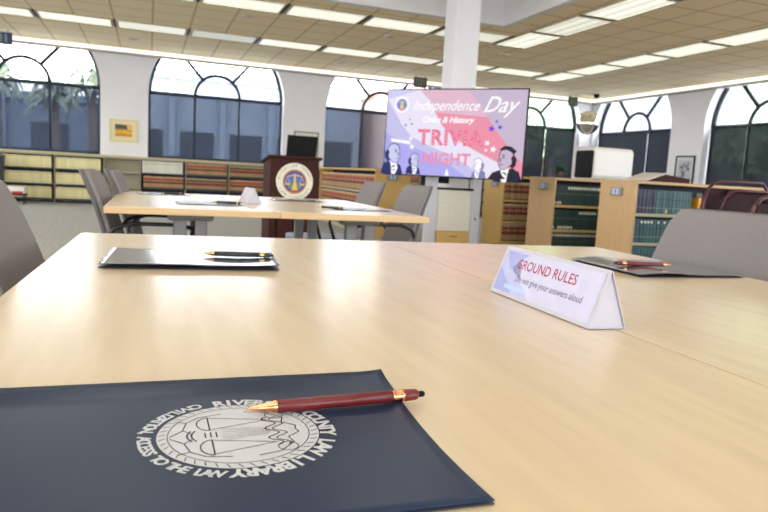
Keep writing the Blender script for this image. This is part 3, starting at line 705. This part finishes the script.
Ac = [(28, 90), (70, 150), (110, 215), (160, 268), (250, 310), (340, 345), (420, 385), (490, 425), (520, 452)]
Cc = [(420, 44), (470, 100), (520, 170), (570, 240), (620, 300), (660, 345), (690, 380)]
for a, c in zip(zip(Ac, Ac[1:]), zip(Bc, Bc[1:])):
    PU([a[0], a[1], c[1], c[0]], 1, .0004)
PU([(28, 44), (190, 44), (28, 90)], 2, .0004)
for i in range(6):
    PU([Bc[i], Bc[i+1], Cc[i+1], Cc[i]], 3 if i < 2 else 4, .0005)
PU([Bc[6], Bc[7], Bc[8], (690, 452), (690, 380), Cc[6]], 4, .0005)
PU([(420, 44), (690, 44), (690, 380), (660, 345), (620, 300), (570, 240), (520, 170), (470, 100)], 5, .0004)
PU([(28, 250), (110, 300), (230, 340), (360, 400), (440, 452), (28, 452)], 6, .0003)
cx, cy = UV(103, 115); r = .056*sw
A.disc(cx, cy, r, 7, .001); A.disc(cx, cy, r*.72, 8, .0012); A.poly([(cx-r*.25, cy-r*.55), (cx+r*.25, cy-r*.55), (cx+r*.06, cy+r*.5), (cx-r*.06, cy+r*.5)], 9, .0014)
A.line([(cx-r*.5, cy+r*.3), (cx+r*.5, cy+r*.3)], r*.08, 9, .0014); A.poly([(cx-r*.35, cy-r*.65), (cx+r*.35, cy-r*.65), (cx+r*.25, cy-r*.5), (cx-r*.25, cy-r*.5)], 10, .0016)
def TX(body, x, y, px, mi, shear=0, bold=0, align='CENTER', sx=1, spacing=1, z=.0018):
    u, v = UV(x, y); A.text(body, px/662*sw, mi, z, TR(u, v), shear, bold, align, sx, spacing)
TX('Independence', 315, 140, 66, 7, .5, .0012, sx=.86)
TX('Day', 566, 146, 98, 7, .5, .002, sx=.92)
TX('Civics & History', 330, 198, 37, 7, .35, .003, sx=1.0)
TX('TRIVIA', 348, 303, 96, 11, 0, .009, sx=.98, spacing=1.12); TX('TRIVIA', 348, 303, 96, 12, 0, -.008, sx=.98, spacing=1.12, z=.0021)
TX('NIGHT', 336, 395, 72, 13, 0, .007, sx=.98, spacing=1.08); TX('NIGHT', 336, 395, 72, 14, 0, -.007, sx=.98, spacing=1.08, z=.0021)
for x, y, r_, mi in ((540, 222, 17, 15), (578, 215, 13, 15), (562, 189, 9, 15), (128, 213, 9, 16), (158, 207, 8, 16), (147, 187, 6, 16), (525, 289, 14, 7), (554, 317, 17, 7), (522, 322, 9, 7), (158, 278, 12, 7), (165, 318, 16, 7)):
    u, v = UV(x, y); A.star(u, v, r_/662*sw, mi, .0018, .2)
PU([(55, 278), (80, 283), (150, 290), (158, 305), (60, 295)], 7, .0009); PU([(333, 449), (345, 415), (356, 449)], 7, .0015)
def bust(cx0, cy0, k, flip, fill, ink, big):
    """generic engraved-look bust of a gentleman in an eighteenth century coat"""
    def P(pts, mi, z): PU([(cx0+flip*k*x, cy0+k*y) for x, y in pts], mi, z)
    hd = [(-22, -30), (-14, -46), (4, -52), (20, -44), (26, -26), (25, -14), (31, -3), (25, 0), (26, 10), (18, 22), (4, 26), (-8, 14), (-18, 4)]
    P([(x*1.10, y*1.08) for x, y in hd], ink, .0016); P(hd, fill, .0019)
    P([(-50, 72), (-44, 34), (-24, 18), (-6, 26), (4, 72)], ink, .0015); P([(4, 72), (18, 26), (34, 36), (44, 72)], ink, .0015)
    P([(-12, 20), (6, 28), (16, 26), (22, 46), (12, 72), (-4, 72), (-6, 46)], 7, .0017)
    P([(-26, -30), (-36, -14), (-34, 8), (-24, 20), (-12, 14), (-20, 0), (-16, -20)], ink, .002)
    if big: P([(-24, -30), (-34, -44), (-14, -60), (10, -62), (28, -48), (18, -44), (2, -48), (-14, -40)], ink, .002)
    P([(4, -20), (12, -22), (18, -19), (12, -16)], ink, .0022); P([(2, -27), (14, -30), (20, -26), (12, -26)], ink, .0022); P([(20, -20), (26, -4), (20, -3)], ink, .0022)
    P([(10, 7), (24, 6), (18, 10)], ink, .0022); P([(-4, 40), (8, 34), (12, 38), (-2, 46)], ink, .0022); P([(0, 56), (12, 50), (12, 54), (2, 60)], ink, .0022)
bust(72, 368, 1.2, 1, 2, 17, False); bust(180, 392, .8, 1, 2, 17, False); bust(492, 400, .75, -1, 7, 16, False); bust(618, 376, 1.25, -1, 5, 18, True)
PU([(540, 452), (556, 425), (590, 410), (612, 452)], 18, .0023); PU([(640, 452), (650, 405), (676, 415), (690, 452)], 18, .0023)
scr = [(198, 196, 236), (234, 228, 247), (206, 208, 242), (226, 186, 206), (236, 148, 170), (200, 184, 208), (176, 172, 240), (255, 255, 255), (130, 140, 220), (236, 220, 90), (240, 80, 150), (236, 120, 150), (250, 214, 224), (236, 140, 178), (246, 196, 216), (84, 66, 226), (130, 130, 180), (40, 46, 110), (34, 28, 50)]
o = A.build('screen', [dotted('screen_marquee', (240, 96, 130), (255, 226, 232), 150) if i == 12 else dotted('screen_marquee_pale', (244, 140, 176), (255, 232, 242), 170) if i == 14 else emis('screen_%d' % i, c, 1.0) for i, c in enumerate(scr)], t); o.rotation_euler = (PI/2, 0, 0); o.location = (0, -.001, th/2)
# stand
sx_, sy_ = 3.70, 7.56
t = thing('screen_stand', 'grey rolling stand under the large screen with a white board and a wooden drawer', 'stand', (sx_, sy_, 0))
for x0, x1 in ((-.40, -.25), (.235, .37)):
    b = bmesh.new(); bx(b, x0, x1, 0, .08, .06, .95 if x0 < 0 else 1.0); o = obj('upright', b, mat('stand_grey', (204, 202, 208), .45, metal=.1), t, bevel=.006)
b = bmesh.new(); bx(b, -.26, .25, -.02, .02, .78, .81); obj('crossbar', b, black_m, t, bevel=.005)
b = bmesh.new(); bx(b, -.235, .225, .0, .02, .26, .775); obj('white_board', b, mat('pale_board', (222, 216, 200), .5), t)
b = bmesh.new(); bx(b, -.235, .225, -.02, .3, .08, .25); dr_ = obj('drawer', b, wood_y, t, bevel=.004)
b = bmesh.new(); tube(b, [(-.05, -.02, .19), (-.04, -.04, .19), (.04, -.04, .19), (.05, -.02, .19)], .006); obj('drawer_handle', b, gold_m, dr_)
b = bmesh.new(); bx(b, -.42, .40, -.25, .4, .05, .08); obj('base', b, black_m, t)
for x in (-.38, .36):
    for y in (-.22, .37):
        b = bmesh.new(); lathe(b, [(.025, -.012), (.025, .012)], 14, M=Matrix.Translation((x, y, .025)) @ Matrix.Rotation(PI/2, 4, 'Y')); obj('caster', b, black_m, t)
b = bmesh.new(); lathe(b, [(.012, -.01), (.014, 0)], 12, M=Matrix.Translation((.30, -.01, .42)) @ Matrix.Rotation(PI/2, 4, 'X')); obj('knob', b, black_m, t)
b = bmesh.new(); bx(b, -.26, -.1, .01, .05, .86, .98); bx(b, -.42, .40, .02, .06, .93, .99); obj('mounting_rail', b, black_m, t)

# ---------------------------------------------------------------- tables
def table(name, label, pts, legs, group):
    """pts: four corners of the top (near left, near right, far right, far left)"""
    cx = sum(p[0] for p in pts)/4; cy = sum(p[1] for p in pts)/4
    t = thing(name, label, 'table', (cx, cy, 0), 0, group); loc = [(x-cx, y-cy) for x, y in pts]
    b = bmesh.new(); prism(b, loc, .712, .74, 0, 'Z')
    bmesh.ops.recalc_face_normals(b, faces=b.faces)
    for f in b.faces: f.material_index = 0 if f.normal.z > .9 else 1
    obj('tabletop', b, [wood_t, wood_e], t, bevel=.0015)
    for lx, ly in legs:
        b = bmesh.new(); X, Y = lx-cx, ly-cy
        bx(b, X-.10, X+.10, Y-.03, Y+.03, .67, .7115); obj('leg_bracket', b, steel_g, t, bevel=.012)
        for s in (-1, 1):
            b = bmesh.new(); bx(b, X+s*.045-.027, X+s*.045+.027, Y-.025, Y+.025, .06, .675); obj('leg', b, steel_g, t, bevel=.006)
        b = bmesh.new(); bx(b, X-.28, X+.28, Y-.022, Y+.022, .0, .06); obj('foot', b, steel_g, t, bevel=.01)
    return t
table('training_table', 'pale maple table nearest the camera, with the sealed folder on it', [(-.205, -.12), (.5365, -.12), (.6035, 1.683), (-.155, 1.75)], [(.18, .2), (.23, 1.02)], 'near tables')
table('training_table', 'pale maple table on the near right, beyond the seam', [(.5385, -.12), (1.19, -.12), (1.275, 1.62), (.6055, 1.6828)], [(.86, .2), (.90, .98)], 'near tables')
table('training_table', 'pale maple table in the middle distance, left half with the small white tent card', [(-.166, 2.79), (.532, 2.77), (.542, 4.25), (-.16, 4.27)], [(.18, 3.05), (.2, 3.71)], 'far tables')
table('training_table', 'pale maple table in the middle distance, right half beside two grey chairs', [(.534, 2.77), (1.214, 2.73), (1.235, 4.22), (.544, 4.25)], [(.98, 3.05), (.95, 4.08)], 'far tables')

# ---------------------------------------------------------------- chairs
def make_chair(name, label, group):
    """faces local +y; origin on the floor under the seat"""
    t = thing(name, label, 'chair', (0, 0, 0), 0, group)
    b = bmesh.new(); prism(b, rrect(-.23, .23, -.22, .24, .06), .435, .475, 0, 'Z'); obj('seat', b, seat_m, t, bevel=.012)
    b = bmesh.new(); prism(b, rrect(-.235, .235, -.225, .245, .06), .42, .4345, 0, 'Z'); obj('seat_pan', b, gray_s, t)
    def shell(th0, y_off, grow):
        bm = bmesh.new(); nx, nz = 10, 10; F = []; Bk = []
        for j in range(nz+1):
            v = j/nz; z = .43+(.437)*v; wd = (.235-.035*v)+grow
            if j in (0, nz): wd -= .02
            yb = -.235-.015*math.sin(PI*v)-.135*v*v
            fr, br = [], []
            for i in range(nx+1):
                u = -1+2*i/nx; yy = yb+.03*u*u+y_off
                fr.append(bm.verts.new((wd*u, yy, z+grow*(2*v-1)))); br.append(bm.verts.new((wd*u, yy-th0, z+grow*(2*v-1))))
            F.append(fr); Bk.append(br)
        for j in range(nz):
            for i in range(nx):
                bm.faces.new((F[j][i], F[j][i+1], F[j+1][i+1], F[j+1][i])); bm.faces.new((Bk[j][i+1], Bk[j][i], Bk[j+1][i], Bk[j+1][i+1]))
            bm.faces.new((F[j][0], F[j+1][0], Bk[j+1][0], Bk[j][0])); bm.faces.new((F[j+1][nx], F[j][nx], Bk[j][nx], Bk[j+1][nx]))
        for i in range(nx):
            bm.faces.new((F[nz][i], F[nz][i+1], Bk[nz][i+1], Bk[nz][i])); bm.faces.new((F[0][i+1], F[0][i], Bk[0][i], Bk[0][i+1]))
        return bm
    bk_ = obj('backrest', shell(.022, 0, 0), gray_p, t, bevel=.004, smooth=True)
    obj('back_shell', shell(.014, -.023, .004), gray_s, bk_, smooth=True)
    for s in (-1, 1):
        b = bmesh.new(); tube(b, [(s*.215, .2, .42), (s*.235, .23, .40), (s*.25, .27, .0)], .011); obj('leg', b, black_mt, t)
        b = bmesh.new(); tube(b, [(s*.215, -.16, .42), (s*.235, -.2, .40), (s*.25, -.28, .0)], .011); obj('leg', b, black_mt, t)
        b = bmesh.new(); tube(b, [(s*.235, -.25, .57), (s*.262, -.22, .615), (s*.27, -.15, .64), (s*.27, .06, .64), (s*.27, .12, .625), (s*.262, .13, .60), (s*.24, .08, .44)], .010, 8); obj('armrest', b, black_mt, t)
    b = bmesh.new(); tube(b, [(-.2, -.2, .40), (.2, -.2, .40)], .01); tube(b, [(-.2, .2, .40), (.2, .2, .40)], .01); obj('crossbar', b, black_mt, t)
    return t
c0 = make_chair('conference_chair', 'grey chair at the left edge of the frame, against the nearest table', 'grey chairs')
c0.location = (.055, 1.38, 0); c0.rotation_euler = (0, 0, -PI/2)
dup(c0, (.095, 3.42, 0), -PI/2-.07, 'grey chair at the left end of the far table, nearer of the two')
dup(c0, (.17, 4.0, 0), -PI/2-.07, 'grey chair at the left side of the far table, farther of the two')
dup(c0, (1.215, 3.74, 0), PI/2, 'grey chair at the right side of the far table, nearer of the two')
dup(c0, (1.165, 4.42, 0), PI/2, 'grey chair at the right side of the far table, farther of the two')
dup(c0, (1.205, 1.40, 0), PI/2, 'large grey chair back on the near right, behind the glossy folder')

# maroon book cart and chair at the right edge
t = thing('book_cart', 'dark maroon book cart with arched tube handles, right edge of the frame', 'cart', (4.5, 4.35, 0))
for k, (x0, y, top) in enumerate(((.0, .0, 1.03), (.17, -.02, .955))):
    b = bmesh.new(); W = .75
    tube(b, [(x0, y, .1), (x0, y, top-.16), (x0+.03, y, top-.07), (x0+.10, y, top-.015), (x0+.18, y, top), (x0+W-.1, y, top), (x0+W-.02, y, top-.08), (x0+W, y, top-.2), (x0+W, y, .1)], .015, 10); obj('handle', b, mat('maroon_tube', (70, 30, 34), .3, metal=.4), t)
b = bmesh.new(); bx(b, .015, .74, .02, .05, .15, .965); obj('side_panel', b, maroon_p, t, bevel=.006)
b = bmesh.new(); bx(b, .015, .74, .05, .45, .15, .18); bx(b, .015, .74, .05, .45, .5, .53); obj('shelf', b, maroon_p, t)
for x in (.05, .7):
    for y in (.05, .42):
        b = bmesh.new(); lathe(b, [(.05, -.015), (.05, .015)], 16, M=Matrix.Translation((x, y, .05)) @ Matrix.Rotation(PI/2, 4, 'Y')); obj('caster', b, black_m, t)
        b = bmesh.new(); tube(b, [(x, y, .05), (x, y, .16)], .01); obj('caster_fork', b, black_m, t)
t = thing('tube_chair', 'maroon padded chair with a bent tube back, rightmost behind the near grey chair', 'chair', (4.35, 3.75, 0))
b = bmesh.new(); tube(b, [(0, 0, 0), (0, 0, .74), (.03, 0, .83), (.1, 0, .9), (.2, 0, .92), (.45, 0, .92), (.53, 0, .86), (.55, 0, .74), (.55, 0, 0)], .017, 10); obj('back_frame', b, mat('dark_bronze_tube', (92, 66, 66), .25, metal=.6), t)
b = bmesh.new(); bx(b, .03, .52, -.02, .02, .55, .86); obj('backrest', b, maroon_p, t, bevel=.015)
b = bmesh.new(); bx(b, .02, .53, -.5, .0, .42, .48); obj('seat', b, maroon_p, t, bevel=.02)
for x in (.02, .53):
    b = bmesh.new(); tube(b, [(x, -.48, .42), (x, -.48, 0)], .012); obj('leg', b, black_mt, t)
b = bmesh.new(); bmesh.ops.create_icosphere(b, subdivisions=2, radius=1)
for v in b.verts: v.co = Vector((v.co.x*.035, v.co.y*.02, v.co.z*.05*(1+.3*v.co.x)+.05)); v.co.x -= v.co.z*.5
o = obj('cloth_bundle', b, mat('pink_cloth', (222, 176, 176), .8), smooth=True, loc=(4.02, 3.95, .5)); bpy.data.objects.remove(o)

# box and bin at the far left
t = thing('storage_bin', 'navy blue bin at the left edge in front of the cream volumes', 'bin', (-2.86, 14.3, 0))
b = bmesh.new(); prism(b, [(-.2, 0), (.2, 0), (.24, .86), (-.24, .86)], -.18, .18, 0, 'Y'); obj('body', b, mat('navy_plastic', (34, 44, 66), .5), t, bevel=.01)
b = bmesh.new(); bx(b, -.25, .25, -.2, .2, .86, .9); obj('lid', b, mat('navy_lid', (40, 50, 74), .5), t, bevel=.01)
t = thing('storage_box', 'small white and red box on a stool in front of the cream volumes', 'box', (-2.38, 14.1, .20))
b = bmesh.new(); bx(b, -.16, .16, -.12, .12, .0, .13); obj('body', b, white_p, t, bevel=.01)
b = bmesh.new(); bx(b, -.05, .14, -.123, .123, -.0, .045); obj('red_band', b, mat('red_plastic', (190, 50, 44), .5), t)
t = thing('stool', 'low dark stool under the small white and red box', 'stool', (-2.38, 14.1, 0))
b = bmesh.new(); bx(b, -.18, .18, -.14, .14, .17, .198); obj('seat', b, black_m, t, bevel=.005)
for x in (-.15, .15):
    for y in (-.11, .11):
        b = bmesh.new(); tube(b, [(x, y, 0), (x, y, .172)], .012); obj('leg', b, black_mt, t)

# ---------------------------------------------------------------- things on the tables
TZ = .7405
def folder(name, label, x, y, rz, W, D, lift=lambda u, v: 0, two=.002, seal=None, gloss=None, nx=36, ny=28, shape=lambda u, v: (0, 0)):
    """u, v in 0..1 over W x D, origin at the near left corner"""
    t = thing(name, label, 'folder', (x, y, TZ), rz)
    def sheet(dz, m, nm, k=1.0, th=.0006):
        b = bmesh.new(); A_ = []; B_ = []
        for j in range(ny+1):
            ra, rb = [], []
            for i in range(nx+1):
                u, v = i/nx, j/ny; sx, sy = shape(u, v); z = dz+k*lift(u, v)
                ra.append(b.verts.new((u*W+sx, v*D+sy, z+th))); rb.append(b.verts.new((u*W+sx, v*D+sy, z)))
            A_.append(ra); B_.append(rb)
        for j in range(ny):
            for i in range(nx):
                b.faces.new((A_[j][i], A_[j][i+1], A_[j+1][i+1], A_[j+1][i])); b.faces.new((B_[j][i+1], B_[j][i], B_[j+1][i], B_[j+1][i+1]))
        for j in range(ny):
            b.faces.new((A_[j][0], A_[j+1][0], B_[j+1][0], B_[j][0])); b.faces.new((A_[j][nx], B_[j][nx], B_[j+1][nx], A_[j+1][nx]))
        for i in range(nx):
            b.faces.new((A_[0][i], B_[0][i], B_[0][i+1], A_[0][i+1])); b.faces.new((A_[ny][i], A_[ny][i+1], B_[ny][i+1], B_[ny][i]))
        return obj(nm, b, m, t, smooth=True)
    sheet(.0002, navy_u, 'back_cover', .3)
    sheet(two, gloss or navy_g, 'front_cover')
    return t
def pen(label, p0, p1, barrel, metal, z=TZ, r=.0048):
    """p0 = writing tip, p1 = button end (x, y)"""
    L = math.hypot(p1[0]-p0[0], p1[1]-p0[1]); a = math.atan2(p1[1]-p0[1], p1[0]-p0[0])
    t = thing('ballpoint_pen', label, 'pen', (p0[0], p0[1], z+r), a)
    Mx = Matrix.Rotation(PI/2, 4, 'Y')
    def part(nm, prof, m, mi=None):
        b = bmesh.new(); lathe(b, prof, 24, M=Mx); return obj(nm, b, m, t)
    part('tip', [(.0008, 0), (.0012, .003), (.0024, .008), (.0026, .009), (.0040, L*.135), (r*.97, L*.15), (r*.97, L*.16)], metal)
    part('barrel', [(r*.99, L*.16), (r, L*.4), (r, L*.80)], barrel)
    part('ring', [(r*1.02, L*.80), (r*1.02, L*.812), (r*.93, L*.815), (r*.93, L*.85), (r*1.02, L*.853), (r*1.02, L*.87)], metal)
    part('cap', [(r*.95, L*.87), (r*.98, L*.88), (r*.92, L*.945), (r*.6, L*.962)], barrel)
    part('button', [(.0021, L*.962), (.0024, L*.975), (.0024, L*.99), (.0018, L)], black_m)
    return t
# sealed folder in the foreground
FX, FY, FW, FD = -.135, .300, .319, .226
def lift1(u, v): return .0045*max(0, (v-.86)/.14)**2+.010*max(0, (u-.93)/.07)**2*(.5-.5*math.cos(PI*min(1, max(0, (v-.1)/.5))))*.15+.0015*math.sin(PI*u)*(1-v)*.3
def shape1(u, v):
    d = v
    bow = -.0055*math.sin(PI*min(1, v*1.15))*(u**6)
    return (.012*v*u+bow, -.008*u)
fo = folder('presentation_folder', 'glossy navy folder with a silver seal, in the foreground under the maroon pen', FX, FY+.008, 0, FW, FD, lift1, .0022, shape=shape1, gloss=navy_f)
A = Art(); R1 = .0645
A.disc(0, 0, R1*.82, 0, 0, 64)
A.ring_text('RIVERSIDE COUNTY LAW LIBRARY', R1*1.0, .0142, PI*.565, -PI*.565, 0, 0, True, .0006)
A.ring_text('CIVILIZATION, ACCESS TO THE LAW', R1*1.0, .0116, PI*.62, PI*1.40, 0, 0, False, .0004)
ink = 1; zi = .00025; k_ = R1*1.12
for i in range(44):      # rope edge
    a = 2*PI*i/44; A.line([(k_*.66*math.cos(a), k_*.66*math.sin(a)), (k_*.72*math.cos(a+.06), k_*.72*math.sin(a+.06))], .0007, ink, zi)
A.arc(0, 0, k_*.64, 0, 2*PI, .0006, ink, zi, 48)
for s in (-1, 1):        # the scales, beam towards the right of the folder
    A.arc(-k_*.28, s*k_*.27, k_*.17, PI/2, -PI/2, .0007, ink, zi, 12, ry=k_*.17) if False else None
    A.line([(-k_*.26, s*k_*.27-k_*.16), (-k_*.26, s*k_*.27+k_*.16)], .0010, ink, zi)
    A.line([(-k_*.26-k_*.11*math.sin(PI*i/10), s*k_*.27+k_*.16*math.cos(PI*i/10)) for i in range(11)], .0009, ink, zi)
    A.line([(-k_*.26, s*k_*.27-k_*.15), (k_*.30, s*k_*.27)], .0006, ink, zi); A.line([(-k_*.26, s*k_*.27+k_*.15), (k_*.30, s*k_*.27)], .0006, ink, zi)
A.line([(k_*(.30+.06*math.sin(PI*2*i/8)), k_*(-.34+.68*i/24)) for i in range(25)], .0010, ink, zi)
A.line([(k_*(.37+.06*math.sin(PI*2*i/8+.4)), k_*(-.34+.68*i/24)) for i in range(25)], .0008, ink, zi)
for x in (-.42, -.38): A.line([(k_*(x-.05*math.cos(PI*(i-6)/14)), k_*.12*(i-6)/6) for i in range(13)], .0011, ink, zi)
for x in (-.31, -.26, -.21): A.line([(k_*x, -k_*.06), (k_*x, k_*.06)], .0009, ink, zi)
for s in (-1, 1):        # branches and hills around
    A.line([(-k_*.62, s*k_*.02), (-k_*.5, s*k_*.15), (-k_*.46, s*k_*.33), (-k_*.34, s*k_*.45), (-k_*.12, s*k_*.5)], .0008, ink, zi)
    A.line([(-k_*.5, s*k_*.15), (-k_*.42, s*k_*.05)], .0007, ink, zi); A.line([(-k_*.46, s*k_*.33), (-k_*.56, s*k_*.38)], .0007, ink, zi)
    A.line([(k_*.1, s*k_*.52), (k_*.3, s*k_*.47), (k_*.45, s*k_*.3), (k_*.42, s*k_*.18), (k_*.54, s*k_*.08), (k_*.52, 0)], .0008, ink, zi)
    A.arc(k_*.38, s*k_*.38, k_*.09, 0, 2*PI, .0006, ink, zi, 14)
for i in range(7): A.line([(k_*.28, k_*(-.06+.02*i)), (-k_*.16, k_*(-.14+.047*i))], .0003, ink, zi)
o = A.build('seal_print', [silver_i, navy_f], fo); o.location = (.059-FX, .4225-FY-.008, .0022+.0006+.0012)
for v in o.data.vertices:
    u_ = (v.co.x+o.location.x)/FW; v_ = (v.co.y+o.location.y)/FD; v.co.z += lift1(u_, v_)-.0010
pen('maroon pen with rose gold ends lying on the sealed folder', (.067, .452), (.2085, .4585), mar_m, copper_m, z=TZ+.0036)
# second near folder, curled
def lift2(u, v): return .012*(1-u)**2*(.4+.6*v)*(1 if u < 1 else 1)+.004*math.sin(PI*u)+.006*(u > .55)*(u-.55)**2*6
folder('presentation_folder', 'curled glossy navy folder with a black pen, far left of the nearest table', -.078, 1.165, -.09, .300, .170, lift2, .003)
pen('black pen with brass ends on the curled folder', (.098, 1.262), (.228, 1.242), mat('black_barrel', (28, 30, 30), .35), gold_m, z=TZ+.010)
def lift3(u, v): return .0085*math.exp(-((u-.25)/.2)**2)*(.5+.5*v)+.001
folder('presentation_folder', 'glossy navy folder with a maroon pen, in front of the near right grey chair', .952, 1.062, -.03, .276, .245, lift3, .003)
pen('maroon pen with brass ends on the near right folder', (1.105, 1.14), (.972, 1.168), mar_m, copper_m, z=TZ+.0105)

# tent cards
def tent(label, x, y, rz, L, D, H, full):
    """long axis local x, printed side faces local -y; origin at centre of the base"""
    t = thing('tent_card', label, 'tent card', (x, y, TZ), rz)
    def plate(p, q, nm):
        b = bmesh.new(); d = Vector((q[0]-p[0], q[1]-p[1])).normalized()*0; n = Vector((-(q[1]-p[1]), q[0]-p[0])).normalized()*.0005
        prism(b, [(p[0]-n.x, p[1]-n.y), (q[0]-n.x, q[1]-n.y), (q[0]+n.x, q[1]+n.y), (p[0]+n.x, p[1]+n.y)], -L/2, L/2, 0, 'X'); return obj(nm, b, paper_m, t)
    plate((-D/2, .001), (0, H), 'front_face'); plate((0, H), (D/2, .001), 'rear_face'); plate((-D/2, .001), (D/2, .001), 'base')
    # closed end, slightly inset
    b = bmesh.new(); prism(b, [(-D/2+.001, .0015), (D/2-.001, .0015), (0, H-.002)], L/2-.004, L/2-.0035, 0, 'X'); obj('end_fold', b, paper_m, t)
    if full:
        sl = math.hypot(D/2, H); A = Art()
        A.poly([(-L/2+.006, .006), (L/2-.006, .006), (L/2-.006, sl-.006), (-L/2+.006, sl-.006)], 0, .0)
        A.poly([(-L/2+.006, .006), (-.02, .006), (-.06, .03), (-.10, sl*.6), (-.08, sl-.006), (-L/2+.006, sl-.006)], 1, .0001)
        A.poly([(-L/2+.006, .006), (-.07, .006), (-.105, .03), (-L/2+.006, .045)], 2, .0002)
        A.poly([(-L/2+.01, sl-.008), (-.06, sl-.008), (-.09, sl*.62), (-.10, sl*.5)], 2, .0002)
        A.text('GROUND RULES', .0215, 3, .0003, TR(-.004, sl*.60), 0, .0002, 'CENTER', 1.0)
        A.text('Do not give your answers aloud', .0145, 4, .0003, TR(.014, sl*.34), 0, .0002, 'CENTER', .93)
        A.poly([(-.098, sl*.16), (-.035, sl*.16), (-.035, sl*.24), (-.098, sl*.24)], 5, .0003)
        o = A.build('print', [mat('card_print_base', (188, 186, 208), .5), mat('card_lilac', (170, 172, 208), .5), mat('card_blue', (146, 152, 198), .5), mat('card_red', (164, 60, 84), .5), mat('card_grey', (124, 124, 150), .5), mat('card_sky', (166, 184, 222), .5)], t)
        a = math.atan2(H, D/2); o.rotation_euler = (a, 0, 0); o.location = (0, -D/2-.0008, .001)
    return t
tent('white folded tent card with red and grey rules text, on the near right table', .557, .80, -PI/2-.03, .268, .056, .0755, True)
tent('small plain white tent card on the far table, left of the lectern', .495, 3.42, -PI/2+.1, .2, .07, .078, False)
folder('presentation_folder', 'dark folder flat on the far table, at its far left', -.06, 3.93, 0, .29, .2, lambda u, v: 0)
pen('dark pen on the farthest left folder', (.06, 4.0), (.2, 3.99), MAT['black_barrel'], gold_m, z=TZ+.003, r=.006)
folder('presentation_folder', 'blue glossy folder on the far table, left of the small tent card', .12, 3.08, 0, .30, .21, lambda u, v: .001)
pen('dark pen on the blue glossy folder', (.285, 3.2), (.425, 3.2), MAT['black_barrel'], gold_m, z=TZ+.004, r=.006)
folder('presentation_folder', 'dark folder on the far table right in front of the lectern', .69, 3.78, 0, .29, .21, lambda u, v: .001)
folder('presentation_folder', 'glossy folder on the far table, in front of the grey chairs', .86, 3.06, 0, .29, .21, lambda u, v: .001)
pen('dark pen at the left edge of the folder in front of the grey chairs', (.78, 3.12), (.905, 3.08), MAT['black_barrel'], gold_m, z=TZ+.0034, r=.006)
